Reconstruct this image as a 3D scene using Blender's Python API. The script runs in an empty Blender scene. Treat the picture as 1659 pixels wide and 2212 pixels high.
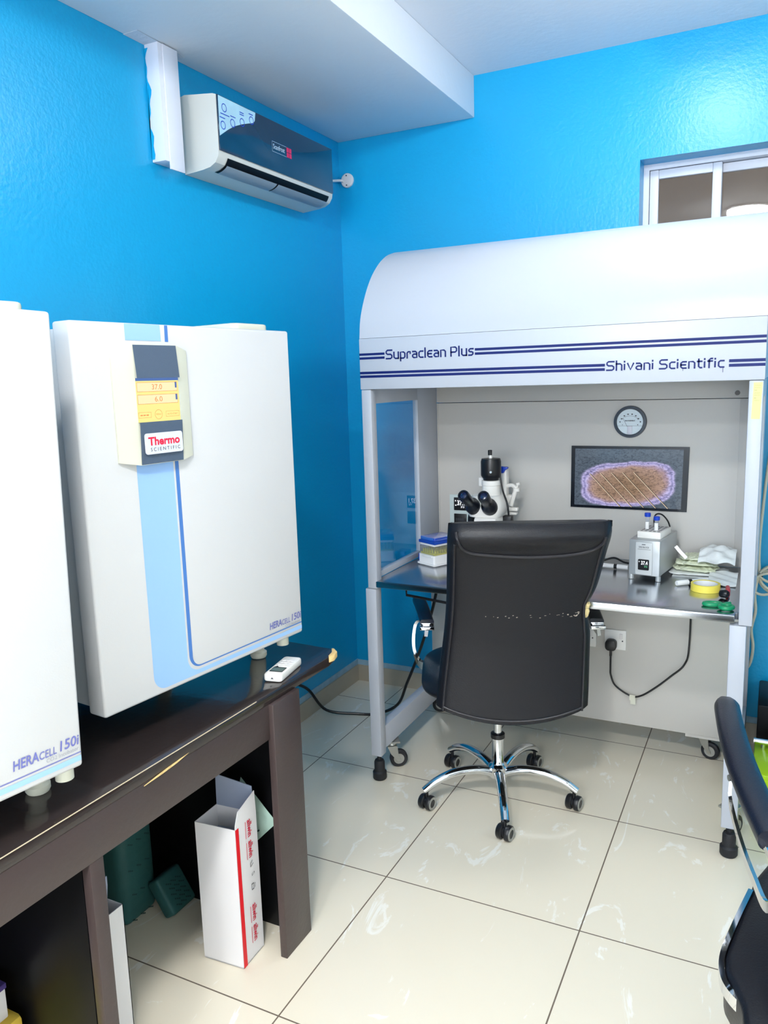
import bpy, bmesh, math, random
from mathutils import Matrix, Vector
random.seed(7)
S = bpy.context.scene
COL = S.collection
PI = math.pi
# ------------------------------------------------------------------ camera, world, exposure
cam_d = bpy.data.cameras.new('camera'); cam = bpy.data.objects.new('camera', cam_d); COL.objects.link(cam)
CF = Vector((-0.44246393, 0.88135763, -0.16563333)); CR = Vector((0.89557269, 0.44386868, -0.0304985)); CU = Vector((-0.04663936, 0.16183117, 0.9857157))
M = Matrix.Identity(4)
for i in range(3):
    M[i][0] = CR[i]; M[i][1] = CU[i]; M[i][2] = -CF[i]
M[0][3], M[1][3], M[2][3] = 1.89327, -3.41279, 1.53128
cam.matrix_world = M
cam_d.sensor_fit = 'VERTICAL'; cam_d.sensor_height = 24.0; cam_d.lens = 1702.26 / 2212 * 24.0; cam_d.clip_start = 0.02
S.camera = cam
W = bpy.data.worlds.new('outside_dusk'); S.world = W; W.use_nodes = True
W.node_tree.nodes['Background'].inputs[0].default_value = (0.36, 0.33, 0.31, 1)
W.node_tree.nodes['Background'].inputs[1].default_value = 0.75
S.view_settings.view_transform = 'Standard'; S.view_settings.look = 'None'
S.view_settings.exposure = 0.12; S.view_settings.gamma = 1.0; S.view_settings.use_curve_mapping = False
LAMP = [38.0, 200.0, 260.0]     # radiance of the ceiling lamps, from the hood backwards; the last is added fill
FILL = 10.0                         # radiance of the added window-shaped fill light behind the camera
LAMPS = [(1.6, -0.88), (1.6, -3.45), (1.6, -5.8)]
# ------------------------------------------------------------------ materials
def lin(c):
    return tuple(((x / 255) / 12.92 if x / 255 <= 0.04045 else ((x / 255 + 0.055) / 1.055) ** 2.4) for x in c)
def mat(name, rgb, rough=0.5, metal=0.0, bump=0.0, bscale=200.0, spec=0.5, coat=0.0, var=0.0, vscale=8.0, trans=0.0, alpha=1.0, ior=1.45):
    m = bpy.data.materials.new(name); m.use_nodes = True
    nt = m.node_tree; b = nt.nodes['Principled BSDF']
    c = lin(rgb)
    b.inputs['Base Color'].default_value = (*c, 1); b.inputs['Roughness'].default_value = rough; b.inputs['Metallic'].default_value = metal
    b.inputs['Specular IOR Level'].default_value = spec; b.inputs['Coat Weight'].default_value = coat; b.inputs['Coat Roughness'].default_value = 0.05
    b.inputs['Transmission Weight'].default_value = trans; b.inputs['Alpha'].default_value = alpha; b.inputs['IOR'].default_value = ior
    if bump or var:
        tc = nt.nodes.new('ShaderNodeTexCoord')
    if bump:
        n = nt.nodes.new('ShaderNodeTexNoise'); n.inputs['Scale'].default_value = bscale; n.inputs['Detail'].default_value = 3
        nt.links.new(tc.outputs['Object'], n.inputs['Vector'])
        bp = nt.nodes.new('ShaderNodeBump'); bp.inputs['Strength'].default_value = bump; bp.inputs['Distance'].default_value = 0.01
        nt.links.new(n.outputs['Fac'], bp.inputs['Height']); nt.links.new(bp.outputs['Normal'], b.inputs['Normal'])
    if var:
        n2 = nt.nodes.new('ShaderNodeTexNoise'); n2.inputs['Scale'].default_value = vscale; n2.inputs['Detail'].default_value = 4
        nt.links.new(tc.outputs['Object'], n2.inputs['Vector'])
        mx = nt.nodes.new('ShaderNodeMix'); mx.data_type = 'RGBA'
        mx.inputs[6].default_value = (*[x * (1 - var) for x in c], 1); mx.inputs[7].default_value = (*[min(1, x * (1 + var)) for x in c], 1)
        nt.links.new(n2.outputs['Fac'], mx.inputs[0]); nt.links.new(mx.outputs[2], b.inputs['Base Color'])
    return m
def emat(name, rgb, strength=1.0):
    m = bpy.data.materials.new(name); m.use_nodes = True; nt = m.node_tree
    b = nt.nodes['Principled BSDF']; b.inputs['Base Color'].default_value = (0.01, 0.01, 0.01, 1); b.inputs['Roughness'].default_value = 0.2
    b.inputs['Emission Color'].default_value = (*lin(rgb), 1); b.inputs['Emission Strength'].default_value = strength
    return m
def glass(name, rgb, rough=0.0, tint=0.9):
    m = bpy.data.materials.new(name); m.use_nodes = True; nt = m.node_tree; nt.nodes.clear()
    o = nt.nodes.new('ShaderNodeOutputMaterial'); g = nt.nodes.new('ShaderNodeBsdfGlossy'); t = nt.nodes.new('ShaderNodeBsdfTransparent')
    f = nt.nodes.new('ShaderNodeFresnel'); mx = nt.nodes.new('ShaderNodeMixShader')
    g.inputs['Roughness'].default_value = rough; g.inputs['Color'].default_value = (1, 1, 1, 1)
    t.inputs['Color'].default_value = (*lin(rgb), 1); f.inputs['IOR'].default_value = 1.6
    ge = nt.nodes.new('ShaderNodeNewGeometry'); sb = nt.nodes.new('ShaderNodeMath'); sb.operation = 'SUBTRACT'; sb.inputs[0].default_value = 1.0; nt.links.new(ge.outputs['Backfacing'], sb.inputs[1])
    ml = nt.nodes.new('ShaderNodeMath'); ml.operation = 'MULTIPLY'; nt.links.new(f.outputs[0], ml.inputs[0]); nt.links.new(sb.outputs[0], ml.inputs[1])
    nt.links.new(ml.outputs[0], mx.inputs[0]); nt.links.new(t.outputs[0], mx.inputs[1]); nt.links.new(g.outputs[0], mx.inputs[2]); nt.links.new(mx.outputs[0], o.inputs[0])
    return m
BLUE = (10, 162, 217)
def wall_mat():
    m = mat('blue_gloss_paint', BLUE, 0.34, bump=0.12, bscale=70, spec=0.6); nt = m.node_tree; b = nt.nodes['Principled BSDF']
    tc = nt.nodes.new('ShaderNodeTexCoord'); n = nt.nodes.new('ShaderNodeTexNoise'); n.inputs['Scale'].default_value = 9; n.inputs['Detail'].default_value = 6
    nt.links.new(tc.outputs['Object'], n.inputs['Vector'])
    b1 = [x for x in nt.nodes if x.type == 'BUMP'][0]
    b2 = nt.nodes.new('ShaderNodeBump'); b2.inputs['Strength'].default_value = 0.14; b2.inputs['Distance'].default_value = 0.012
    nt.links.new(n.outputs['Fac'], b2.inputs['Height']); nt.links.new(b1.outputs['Normal'], b2.inputs['Normal']); nt.links.new(b2.outputs['Normal'], b.inputs['Normal'])
    return m
def floor_mat():
    m = mat('polished_floor_tile', (226, 220, 204), 0.13, spec=0.5); nt = m.node_tree; b = nt.nodes['Principled BSDF']; L = nt.links
    tc = nt.nodes.new('ShaderNodeTexCoord'); mp = nt.nodes.new('ShaderNodeMapping')
    mp.inputs['Location'].default_value = (-0.8637 + 6.0, 2.0238 + 6.0, 0)
    L.new(tc.outputs['Object'], mp.inputs['Vector'])
    br = nt.nodes.new('ShaderNodeTexBrick'); br.offset = 0.0; br.squash = 1.0
    br.inputs['Scale'].default_value = 1.0; br.inputs['Brick Width'].default_value = 0.6; br.inputs['Row Height'].default_value = 0.6
    br.inputs['Mortar Size'].default_value = 0.002; br.inputs['Mortar Smooth'].default_value = 0.0; br.inputs['Bias'].default_value = 0
    br.inputs['Color1'].default_value = (0, 0, 0, 1); br.inputs['Color2'].default_value = (1, 1, 1, 1)
    L.new(mp.outputs[0], br.inputs['Vector'])
    # pale marbling: stretched distorted noise, thresholded
    mp2 = nt.nodes.new('ShaderNodeMapping'); mp2.inputs['Rotation'].default_value = (0, 0, 0.5); mp2.inputs['Scale'].default_value = (2.6, 1.1, 1)
    L.new(tc.outputs['Object'], mp2.inputs['Vector'])
    nz = nt.nodes.new('ShaderNodeTexNoise'); nz.inputs['Scale'].default_value = 2.6; nz.inputs['Detail'].default_value = 8; nz.inputs['Roughness'].default_value = 0.62; nz.inputs['Distortion'].default_value = 2.2
    L.new(mp2.outputs[0], nz.inputs['Vector'])
    rp = nt.nodes.new('ShaderNodeValToRGB'); rp.color_ramp.elements[0].position = 0.61; rp.color_ramp.elements[1].position = 0.645
    L.new(nz.outputs['Fac'], rp.inputs[0])
    mx = nt.nodes.new('ShaderNodeMix'); mx.data_type = 'RGBA'; mx.inputs[6].default_value = (*lin((236, 226, 206)), 1); mx.inputs[7].default_value = (*lin((246, 241, 230)), 1)
    L.new(rp.outputs[0], mx.inputs[0])
    mg = nt.nodes.new('ShaderNodeMix'); mg.data_type = 'RGBA'; mg.inputs[7].default_value = (*lin((112, 98, 84)), 1)
    L.new(mx.outputs[2], mg.inputs[6]); L.new(br.outputs['Fac'], mg.inputs[0]); L.new(mg.outputs[2], b.inputs['Base Color'])
    ad = nt.nodes.new('ShaderNodeMath'); ad.operation = 'MULTIPLY_ADD'; ad.inputs[1].default_value = 0.6; ad.inputs[2].default_value = 0.13
    L.new(br.outputs['Fac'], ad.inputs[0]); L.new(ad.outputs[0], b.inputs['Roughness'])
    return m
def screen_mat():
    m = bpy.data.materials.new('dish_image_screen'); m.use_nodes = True; nt = m.node_tree; L = nt.links; b = nt.nodes['Principled BSDF']
    b.inputs['Base Color'].default_value = (0.005, 0.006, 0.008, 1); b.inputs['Roughness'].default_value = 0.12
    def N(t, **k):
        n = nt.nodes.new(t)
        for a, v in k.items(): setattr(n, a, v)
        return n
    def math_(op, a, bb=None, c=None):
        n = N('ShaderNodeMath', operation=op)
        for i, v in enumerate((a, bb, c)):
            if v is None: continue
            if isinstance(v, (int, float)): n.inputs[i].default_value = v
            else: L.new(v, n.inputs[i])
        return n.outputs[0]
    tc = N('ShaderNodeTexCoord'); sp = N('ShaderNodeSeparateXYZ'); L.new(tc.outputs['Generated'], sp.inputs[0])
    u, v = sp.outputs[0], sp.outputs[2]
    n1 = N('ShaderNodeTexNoise'); n1.inputs['Scale'].default_value = 5; n1.inputs['Detail'].default_value = 4; L.new(tc.outputs['Generated'], n1.inputs['Vector'])
    n2 = N('ShaderNodeTexNoise'); n2.inputs['Scale'].default_value = 28; n2.inputs['Detail'].default_value = 6; n2.inputs['Distortion'].default_value = 1.5; L.new(tc.outputs['Generated'], n2.inputs['Vector'])
    x = math_('DIVIDE', math_('SUBTRACT', u, 0.50), 0.455); y = math_('DIVIDE', math_('SUBTRACT', v, 0.40), 0.40)
    x4 = math_('POWER', math_('ABSOLUTE', x), 3.0); y4 = math_('POWER', math_('ABSOLUTE', math_('ADD', y, math_('MULTIPLY', x, -0.12))), 3.0)
    d = math_('ADD', math_('ADD', x4, y4), math_('MULTIPLY', math_('SUBTRACT', n1.outputs['Fac'], 0.5), 0.55))
    r = N('ShaderNodeValToRGB'); e = r.color_ramp.elements
    e[0].position = 0.0; e[0].color = (*lin((150, 126, 104)), 1); e[1].position = 1.0; e[1].color = (*lin((84, 98, 114)), 1)
    for p, c in ((0.35, (178, 152, 140)), (0.48, (170, 150, 170)), (0.60, (196, 190, 240)), (0.70, (146, 144, 200)), (0.80, (190, 186, 238)), (0.92, (100, 110, 136))):
        q = e.new(p); q.color = (*lin(c), 1)
    L.new(d, r.inputs[0])
    r2 = N('ShaderNodeValToRGB'); r2.color_ramp.elements[0].position = 0.32; r2.color_ramp.elements[0].color = (0.35, 0.32, 0.33, 1); r2.color_ramp.elements[1].position = 0.56; r2.color_ramp.elements[1].color = (1.12, 1.05, 0.98, 1)
    L.new(n2.outputs['Fac'], r2.inputs[0])
    mm = N('ShaderNodeMix', data_type='RGBA', blend_type='MULTIPLY'); mm.inputs[0].default_value = 0.8; L.new(r.outputs[0], mm.inputs[6]); L.new(r2.outputs[0], mm.inputs[7])
    # slanted capillary lines of the picture
    t = math_('ADD', math_('MULTIPLY', u, 1.0), math_('MULTIPLY', v, 0.52))
    f = math_('FRACT', math_('MULTIPLY', t, 9.2))
    ln = math_('MULTIPLY', math_('LESS_THAN', f, 0.075), math_('MULTIPLY', math_('GREATER_THAN', t, 0.36), math_('LESS_THAN', t, 0.90)))
    dk = math_('MULTIPLY', math_('LESS_THAN', math_('ABSOLUTE', math_('SUBTRACT', f, 0.1)), 0.04), math_('MULTIPLY', math_('GREATER_THAN', t, 0.36), math_('LESS_THAN', t, 0.90)))
    lo = math_('LESS_THAN', v, math_('MULTIPLY_ADD', u, 0.1, 0.55))
    md = N('ShaderNodeMix', data_type='RGBA'); L.new(math_('MULTIPLY', dk, lo), md.inputs[0]); L.new(mm.outputs[2], md.inputs[6]); md.inputs[7].default_value = (*lin((56, 46, 42)), 1)
    ml = N('ShaderNodeMix', data_type='RGBA'); L.new(math_('MULTIPLY', ln, lo), ml.inputs[0]); L.new(md.outputs[2], ml.inputs[6]); ml.inputs[7].default_value = (*lin((226, 206, 178)), 1)
    L.new(ml.outputs[2], b.inputs['Emission Color']); b.inputs['Emission Strength'].default_value = 0.9
    return m
MT = {
 'wall': wall_mat(), 'floor': floor_mat(),
 'cream_wall': mat('cream_wall_paint', (238, 234, 224), 0.6, bump=0.1, bscale=40),
 'ceil': mat('white_ceiling_paint', (226, 230, 238), 0.7, bump=0.1, bscale=40),
 'beam': mat('white_bulkhead_paint', (232, 235, 241), 0.65, bump=0.1, bscale=30),
 'skirt': mat('skirting_tile', (176, 168, 152), 0.3, var=0.1),
 'band': mat('bare_plaster_band', (150, 185, 205), 0.7, bump=0.3, bscale=30, var=0.25, vscale=30),
 'alu': mat('white_aluminium', (214, 218, 230), 0.4),
 'pane': glass('dusty_window_glass', (215, 208, 200), 0.02),
 'enamel': mat('white_enamel', (204, 204, 206), 0.38, bump=0.03, bscale=300),
 'cream': mat('cream_plastic', (208, 208, 193), 0.45),
 'enamel_grey': mat('grey_sheet_steel', (178, 184, 190), 0.45),
 'stripe': mat('light_blue_stripe', (150, 188, 238), 0.4), 'stripe_d': mat('mid_blue_stripe', (72, 118, 186), 0.4),
 'ink_v': mat('violet_lettering', (104, 108, 172), 0.5), 'ink_g': mat('grey_lettering', (158, 160, 172), 0.5),
 'slate': mat('slate_plastic', (74, 88, 108), 0.4, bump=0.15, bscale=400),
 'badge': mat('silver_badge', (206, 208, 220), 0.35), 'red': mat('red_lettering', (214, 28, 62), 0.4), 'dkgrey': mat('dark_grey_lettering', (70, 74, 82), 0.5),
 'lcd_y': emat('yellow_screen', (255, 234, 142), 1.0), 'lcd_b': emat('blue_screen_bar', (86, 120, 190), 0.8), 'lcd_w': emat('pale_screen_field', (255, 240, 188), 0.95), 'lcd_i': mat('orange_screen_ink', (206, 120, 66), 0.5),
 'wood': mat('black_stained_table', (44, 36, 35), 0.16, coat=0.3, bump=0.03, bscale=60), 'wood_in': mat('black_and_shade_board', (12, 12, 15), 0.35, spec=0.25),  # inner table boards blackened: under-table shade put into the colour
 'wood_front': mat('lit_front_board', (66, 55, 54), 0.35, bump=0.05, bscale=80),  # browner copy of the table wood; light on the front put into its colour
 'raw': mat('bare_chipboard', (226, 192, 130), 0.8, bump=0.4, bscale=80),
 'edge': mat('worn_pale_edge', (206, 188, 162), 0.5),
 'remote': mat('white_remote_plastic', (236, 234, 230), 0.4), 'lcd_grey': mat('grey_green_display', (98, 116, 112), 0.2), 'blk': mat('black_plastic', (22, 23, 27), 0.35), 'blk_m': mat('matt_black_rubber', (30, 31, 36), 0.6, bump=0.1),
 'card': mat('white_card', (228, 226, 228), 0.6), 'card_in': mat('shaded_carton_inside', (150, 160, 182), 0.75), 'red_band': mat('red_carton_band', (226, 20, 34), 0.5),  # flaps and inside greyer than the card: shade put into the colour
 'green_wrap': mat('green_wrap_paper', (44, 92, 92), 0.6, bump=0.3, bscale=25, var=0.2), 'pouch': mat('pale_pouch', (176, 204, 192), 0.35, bump=0.3, bscale=20), 'ink_t': mat('dark_teal_print', (24, 62, 62), 0.6), 'ink_k': mat('black_print', (28, 28, 34), 0.6),
 'yellow_box': mat('yellow_card', (226, 190, 74), 0.6), 'purple': mat('purple_card', (74, 60, 122), 0.5),
 'ac_white': mat('ac_white_plastic', (212, 213, 208), 0.4), 'ac_dark': mat('ac_dark_gloss_panel', (18, 48, 76), 0.08, coat=0.6), 'ac_flap': mat('ac_flap', (196, 214, 230), 0.35), 'sticker': mat('frosty_sticker', (176, 216, 244), 0.3, var=0.25, vscale=14), 'trunk': mat('trunking_white', (222, 226, 240), 0.5),
 'ac_line': mat('silver_print', (176, 196, 214), 0.4), 'ac_red': mat('crimson_print', (216, 44, 92), 0.4),
 'hood': mat('white_powder_coat', (182, 187, 198), 0.34, bump=0.05, bscale=500), 'hood_grey': mat('grey_powder_coat', (192, 190, 186), 0.42, bump=0.06, bscale=500), 'navy': mat('navy_vinyl', (6, 26, 96), 0.5, spec=0.3),
 'steel': mat('brushed_stainless', (186, 190, 196), 0.2, metal=1.0, bump=0.02, bscale=300), 'chrome': mat('chrome', (226, 228, 232), 0.07, metal=1.0), 'zinc': mat('zinc_plate', (176, 176, 172), 0.35, metal=0.9),
 'side_glass': glass('clear_side_glass', (250, 253, 255), 0.0), 'screen': screen_mat(), 'bezel': mat('monitor_bezel', (18, 24, 34), 0.2),
 'gauge_ring': mat('gauge_ring', (72, 80, 92), 0.4), 'gauge_face': mat('gauge_face', (206, 220, 228), 0.3),
 'plate': mat('pale_control_plate', (200, 214, 214), 0.4), 'digits': emat('white_digits', (240, 246, 255), 1.6), 'digits_g': emat('green_digits', (120, 230, 170), 1.0),
 'scope': mat('microscope_white', (236, 234, 230), 0.35), 'scope_d': mat('eyepiece_black', (20, 24, 34), 0.3), 'lens': mat('eyepiece_lens', (22, 34, 70), 0.05, coat=1.0), 'blue': mat('blue_plastic', (22, 66, 190), 0.35), 'blue_t': mat('clear_blue_lid', (40, 96, 226), 0.15, trans=0.5), 'clear': mat('clear_plastic', (228, 232, 240), 0.12, trans=0.85, ior=1.1), 'tips': mat('yellow_tips', (216, 206, 60), 0.5),
 'block': mat('silver_paint', (178, 182, 184), 0.35, metal=0.35), 'block_f': mat('silver_front', (196, 200, 202), 0.4),
 'gauze': mat('greenish_gauze', (220, 226, 200), 0.9, bump=0.5, bscale=90), 'poly': mat('crinkled_polythene', (232, 236, 236), 0.25, bump=0.6, bscale=18),
 'yellow': mat('yellow_tape', (240, 222, 92), 0.45), 'pen_red': mat('red_pen', (214, 34, 56), 0.35), 'green': mat('green_scissor_plastic', (20, 140, 92), 0.3), 'white': mat('white_plastic', (234, 234, 234), 0.4),
 'leather': mat('black_leather', (22, 23, 29), 0.36, bump=0.1, bscale=260, spec=0.35), 'seam': mat('leather_piping', (38, 37, 42), 0.4), 'foam': mat('yellow_foam', (224, 204, 150), 0.9, bump=0.6, bscale=70), 'scuff': mat('leather_scuff', (170, 160, 148), 0.8), 'leather_b': mat('blue_black_leather', (22, 26, 40), 0.32, bump=0.12, bscale=260, spec=0.6),
 'ring_grey': mat('grey_wheel_ring', (150, 150, 144), 0.45), 'lime': mat('lime_green_plastic', (170, 214, 20), 0.3, var=0.2, vscale=4), 'cable_w': mat('beige_cable', (206, 204, 186), 0.5), 'note': mat('yellow_note_paper', (226, 222, 146), 0.7), 'ink_pencil': mat('pencil', (112, 112, 98), 0.7),
 'lampbody': mat('lamp_rim', (235, 235, 235), 0.4), 'plaster': mat('bare_plaster_patch', (196, 206, 220), 0.8, bump=0.4, bscale=40),
}
MT['fillpane'] = emat('frosted_fill_light', (246, 250, 255), FILL)
for i, L_ in enumerate(LAMP): MT['lamp%d' % i] = emat('lamp_diffuser', (252, 253, 251), L_)
# ------------------------------------------------------------------ builders
WM = {}
def thing(name, label, cat, loc, rz=0.0, group=None, kind=None):
    o = bpy.data.objects.new(name, None); COL.objects.link(o); o.empty_display_size = 0.05
    o.location = loc; o.rotation_euler = (0, 0, rz)
    WM[o.name] = Matrix.Translation(Vector(loc)) @ Matrix.Rotation(rz, 4, 'Z')
    if kind: o['kind'] = kind
    else: o['label'] = label; o['category'] = cat
    if group: o['group'] = group
    return o
def tag(o, label, cat, group=None):
    o['label'] = label; o['category'] = cat
    if group: o['group'] = group
    return o
def put(name, bm, m, parent=None, label=None, sharp=35, local=False):
    """links bm (world coordinates, or local=True: coordinates of the thing) as one mesh object"""
    bmesh.ops.recalc_face_normals(bm, faces=bm.faces)
    T = Matrix.Identity(4)
    if parent is not None:
        T = WM[parent.name]
        if not local: bm.transform(T.inverted())
    me = bpy.data.meshes.new(name)
    bm.to_mesh(me); bm.free()
    for x in (m if isinstance(m, (list, tuple)) else [m]): me.materials.append(MT[x])
    me.polygons.foreach_set('use_smooth', [True] * len(me.polygons)); me.set_sharp_from_angle(angle=math.radians(sharp)); me.update()
    o = bpy.data.objects.new(name, me); COL.objects.link(o); WM[o.name] = T
    if parent is not None: o.parent = parent
    if label: o['label'] = label
    return o
def struct(name, bm, m, parent=None, sharp=35):
    o = put(name, bm, m, parent, sharp=sharp)
    if parent is None: o['kind'] = 'structure'
    return o
def solo(name, bm, m, label, cat, group=None, sharp=35, kind=None):
    """a thing of one mesh: geometry in world coordinates, origin moved to its base"""
    c = Vector((sum(v.co.x for v in bm.verts), sum(v.co.y for v in bm.verts), 0)) / max(1, len(bm.verts)); c.z = min(v.co.z for v in bm.verts)
    bm.transform(Matrix.Translation(-c)); o = put(name, bm, m, sharp=sharp); o.location = c; WM[o.name] = Matrix.Translation(c)
    if kind: o['kind'] = kind
    return tag(o, label, cat, group)
def new(): return bmesh.new()
def mrg(bm, b2, T=None, mi=0):
    if T is not None: b2.transform(T)
    me = bpy.data.meshes.new('tmp'); 
    for f in b2.faces: f.material_index = mi
    b2.to_mesh(me); b2.free(); bm.from_mesh(me); bpy.data.meshes.remove(me); return bm
def fr(o, x, y):
    x = Vector(x).normalized(); y = Vector(y); y = (y - x * y.dot(x)).normalized(); z = x.cross(y); o = Vector(o)
    return Matrix(((x.x, y.x, z.x, o.x), (x.y, y.y, z.y, o.y), (x.z, y.z, z.z, o.z), (0, 0, 0, 1)))
def box(bm, a, b, bev=0.0, T=None, seg=2, mi=0):
    t = bmesh.new(); bmesh.ops.create_cube(t, size=1.0)
    a = Vector(a); b = Vector(b)
    for v in t.verts: v.co = Vector(((a.x + b.x) / 2 + v.co.x * (b.x - a.x), (a.y + b.y) / 2 + v.co.y * (b.y - a.y), (a.z + b.z) / 2 + v.co.z * (b.z - a.z)))
    if bev: bmesh.ops.bevel(t, geom=t.edges[:], offset=bev, segments=seg, profile=0.5, affect='EDGES')
    return mrg(bm, t, T, mi)
def prism(bm, poly, T, h, bev=0.0, mi=0):
    """polygon in the xy plane of frame T, extruded 0..h along its z"""
    t = bmesh.new(); vs = [t.verts.new((p[0], p[1], 0)) for p in poly]; f = t.faces.new(vs)
    r = bmesh.ops.extrude_face_region(t, geom=[f])
    for v in r['geom']:
        if isinstance(v, bmesh.types.BMVert): v.co.z += h
    if bev: bmesh.ops.bevel(t, geom=t.edges[:], offset=bev, segments=2, profile=0.5, affect='EDGES')
    return mrg(bm, t, T, mi)
def cyl(bm, p0, p1, r0, r1=None, seg=24, mi=0):
    r1 = r0 if r1 is None else r1
    p0, p1 = Vector(p0), Vector(p1); d = p1 - p0
    t = bmesh.new(); bmesh.ops.create_cone(t, cap_ends=True, segments=seg, radius1=r0, radius2=r1, depth=d.length)
    T = Matrix.Translation((p0 + p1) / 2) @ d.to_track_quat('Z', 'Y').to_matrix().to_4x4()
    return mrg(bm, t, T, mi)
def lathe(bm, prof, T=None, seg=32, mi=0):
    t = bmesh.new(); rings = []
    for r, z in prof:
        if r < 1e-6: rings.append([t.verts.new((0, 0, z))])
        else: rings.append([t.verts.new((r * math.cos(2 * PI * i / seg), r * math.sin(2 * PI * i / seg), z)) for i in range(seg)])
    for a, b in zip(rings, rings[1:]):
        for i in range(seg):
            j = (i + 1) % seg
            if len(a) == 1 and len(b) == 1: continue
            if len(a) == 1: t.faces.new((a[0], b[i], b[j]))
            elif len(b) == 1: t.faces.new((a[i], a[j], b[0]))
            else: t.faces.new((a[i], a[j], b[j], b[i]))
    return mrg(bm, t, T, mi)
def spline(pts, n=8):
    P = [Vector(p) for p in pts]; P = [P[0] * 2 - P[1]] + P + [P[-1] * 2 - P[-2]]; out = []
    for i in range(1, len(P) - 2):
        for k in range(n):
            t = k / n; a, b, c, d = P[i - 1], P[i], P[i + 1], P[i + 2]
            out.append(0.5 * ((2 * b) + (c - a) * t + (2 * a - 5 * b + 4 * c - d) * t * t + (3 * b - a - 3 * c + d) * t ** 3))
    out.append(P[-2]); return out
def sweep(bm, pts, sec, up=(0, 0, 1), cap=True, mi=0, scale=None):
    """section (list of (side, up)) swept along pts"""
    t = bmesh.new(); pts = [Vector(p) for p in pts]; rings = []; up = Vector(up)
    for i, p in enumerate(pts):
        d = (pts[min(i + 1, len(pts) - 1)] - pts[max(i - 1, 0)]).normalized()
        s = d.cross(up); s = s.normalized() if s.length > 1e-4 else d.orthogonal().normalized()
        u = s.cross(d); k = scale(i / (len(pts) - 1)) if scale else 1.0
        rings.append([t.verts.new(p + s * a * k + u * b * k) for a, b in sec])
    n = len(sec)
    for a, b in zip(rings, rings[1:]):
        for i in range(n): t.faces.new((a[i], a[(i + 1) % n], b[(i + 1) % n], b[i]))
    if cap: t.faces.new(rings[0]); t.faces.new(rings[-1][::-1])
    return mrg(bm, t, None, mi)
def circ(r, n=10, ry=None): return [(r * math.cos(2 * PI * i / n), (ry or r) * math.sin(2 * PI * i / n)) for i in range(n)]
def rect(w, h): return [(-w / 2, -h / 2), (w / 2, -h / 2), (w / 2, h / 2), (-w / 2, h / 2)]
def tube(bm, pts, r, n=8, seg=8, sm=True, mi=0, up=(0.13, 0.21, 0.97), scale=None):
    return sweep(bm, spline(pts, n) if sm else pts, circ(r, seg), up, mi=mi, scale=scale)
def surf(bm, f, nu, nv, mi=0, closed=False):
    t = bmesh.new(); g = [[t.verts.new(f(i / nu, j / nv)) for j in range(nv + 1)] for i in range(nu + 1)]
    for i in range(nu):
        for j in range(nv): t.faces.new((g[i][j], g[i + 1][j], g[i + 1][j + 1], g[i][j + 1]))
    if closed: bmesh.ops.remove_doubles(t, verts=t.verts[:], dist=1e-5)
    return mrg(bm, t, None, mi)
def quad(bm, pts, mi=0):
    t = bmesh.new(); t.faces.new([t.verts.new(p) for p in pts]); return mrg(bm, t, None, mi)
def text(bm, s, T, w, h, bold=0.0, th=0.0004, shear=0.0, sp=1.0, mi=0):
    """lettering scaled to w x h, lower left corner at the origin of frame T"""
    c = bpy.data.curves.new('t', 'FONT'); c.body = s; c.size = 1; c.offset = bold; c.shear = shear; c.space_character = sp; c.resolution_u = 3
    o = bpy.data.objects.new('t', c); COL.objects.link(o)
    dg = bpy.context.evaluated_depsgraph_get(); me = bpy.data.meshes.new_from_object(o.evaluated_get(dg))
    bpy.data.objects.remove(o); bpy.data.curves.remove(c)
    t = bmesh.new(); t.from_mesh(me); bpy.data.meshes.remove(me)
    xs = [v.co.x for v in t.verts]; ys = [v.co.y for v in t.verts]; x0, x1, y0, y1 = min(xs), max(xs), min(ys), max(ys)
    for v in t.verts: v.co = Vector(((v.co.x - x0) / (x1 - x0) * w, (v.co.y - y0) / (y1 - y0) * h, th))
    return mrg(bm, t, T, mi)
def rrect(x0, y0, x1, y1, r, n=5):
    out = []
    for cx, cy, a0 in ((x1 - r, y1 - r, 0), (x0 + r, y1 - r, 90), (x0 + r, y0 + r, 180), (x1 - r, y0 + r, 270)):
        for k in range(n + 1):
            a = math.radians(a0 + 90 * k / n); out.append((cx + r * math.cos(a), cy + r * math.sin(a)))
    return out
XZ = lambda y: fr((0, y, 0), (1, 0, 0), (0, 0, 1))      # faces -y
YZ = lambda x: fr((x, 0, 0), (0, 1, 0), (0, 0, 1))      # faces +x

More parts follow.
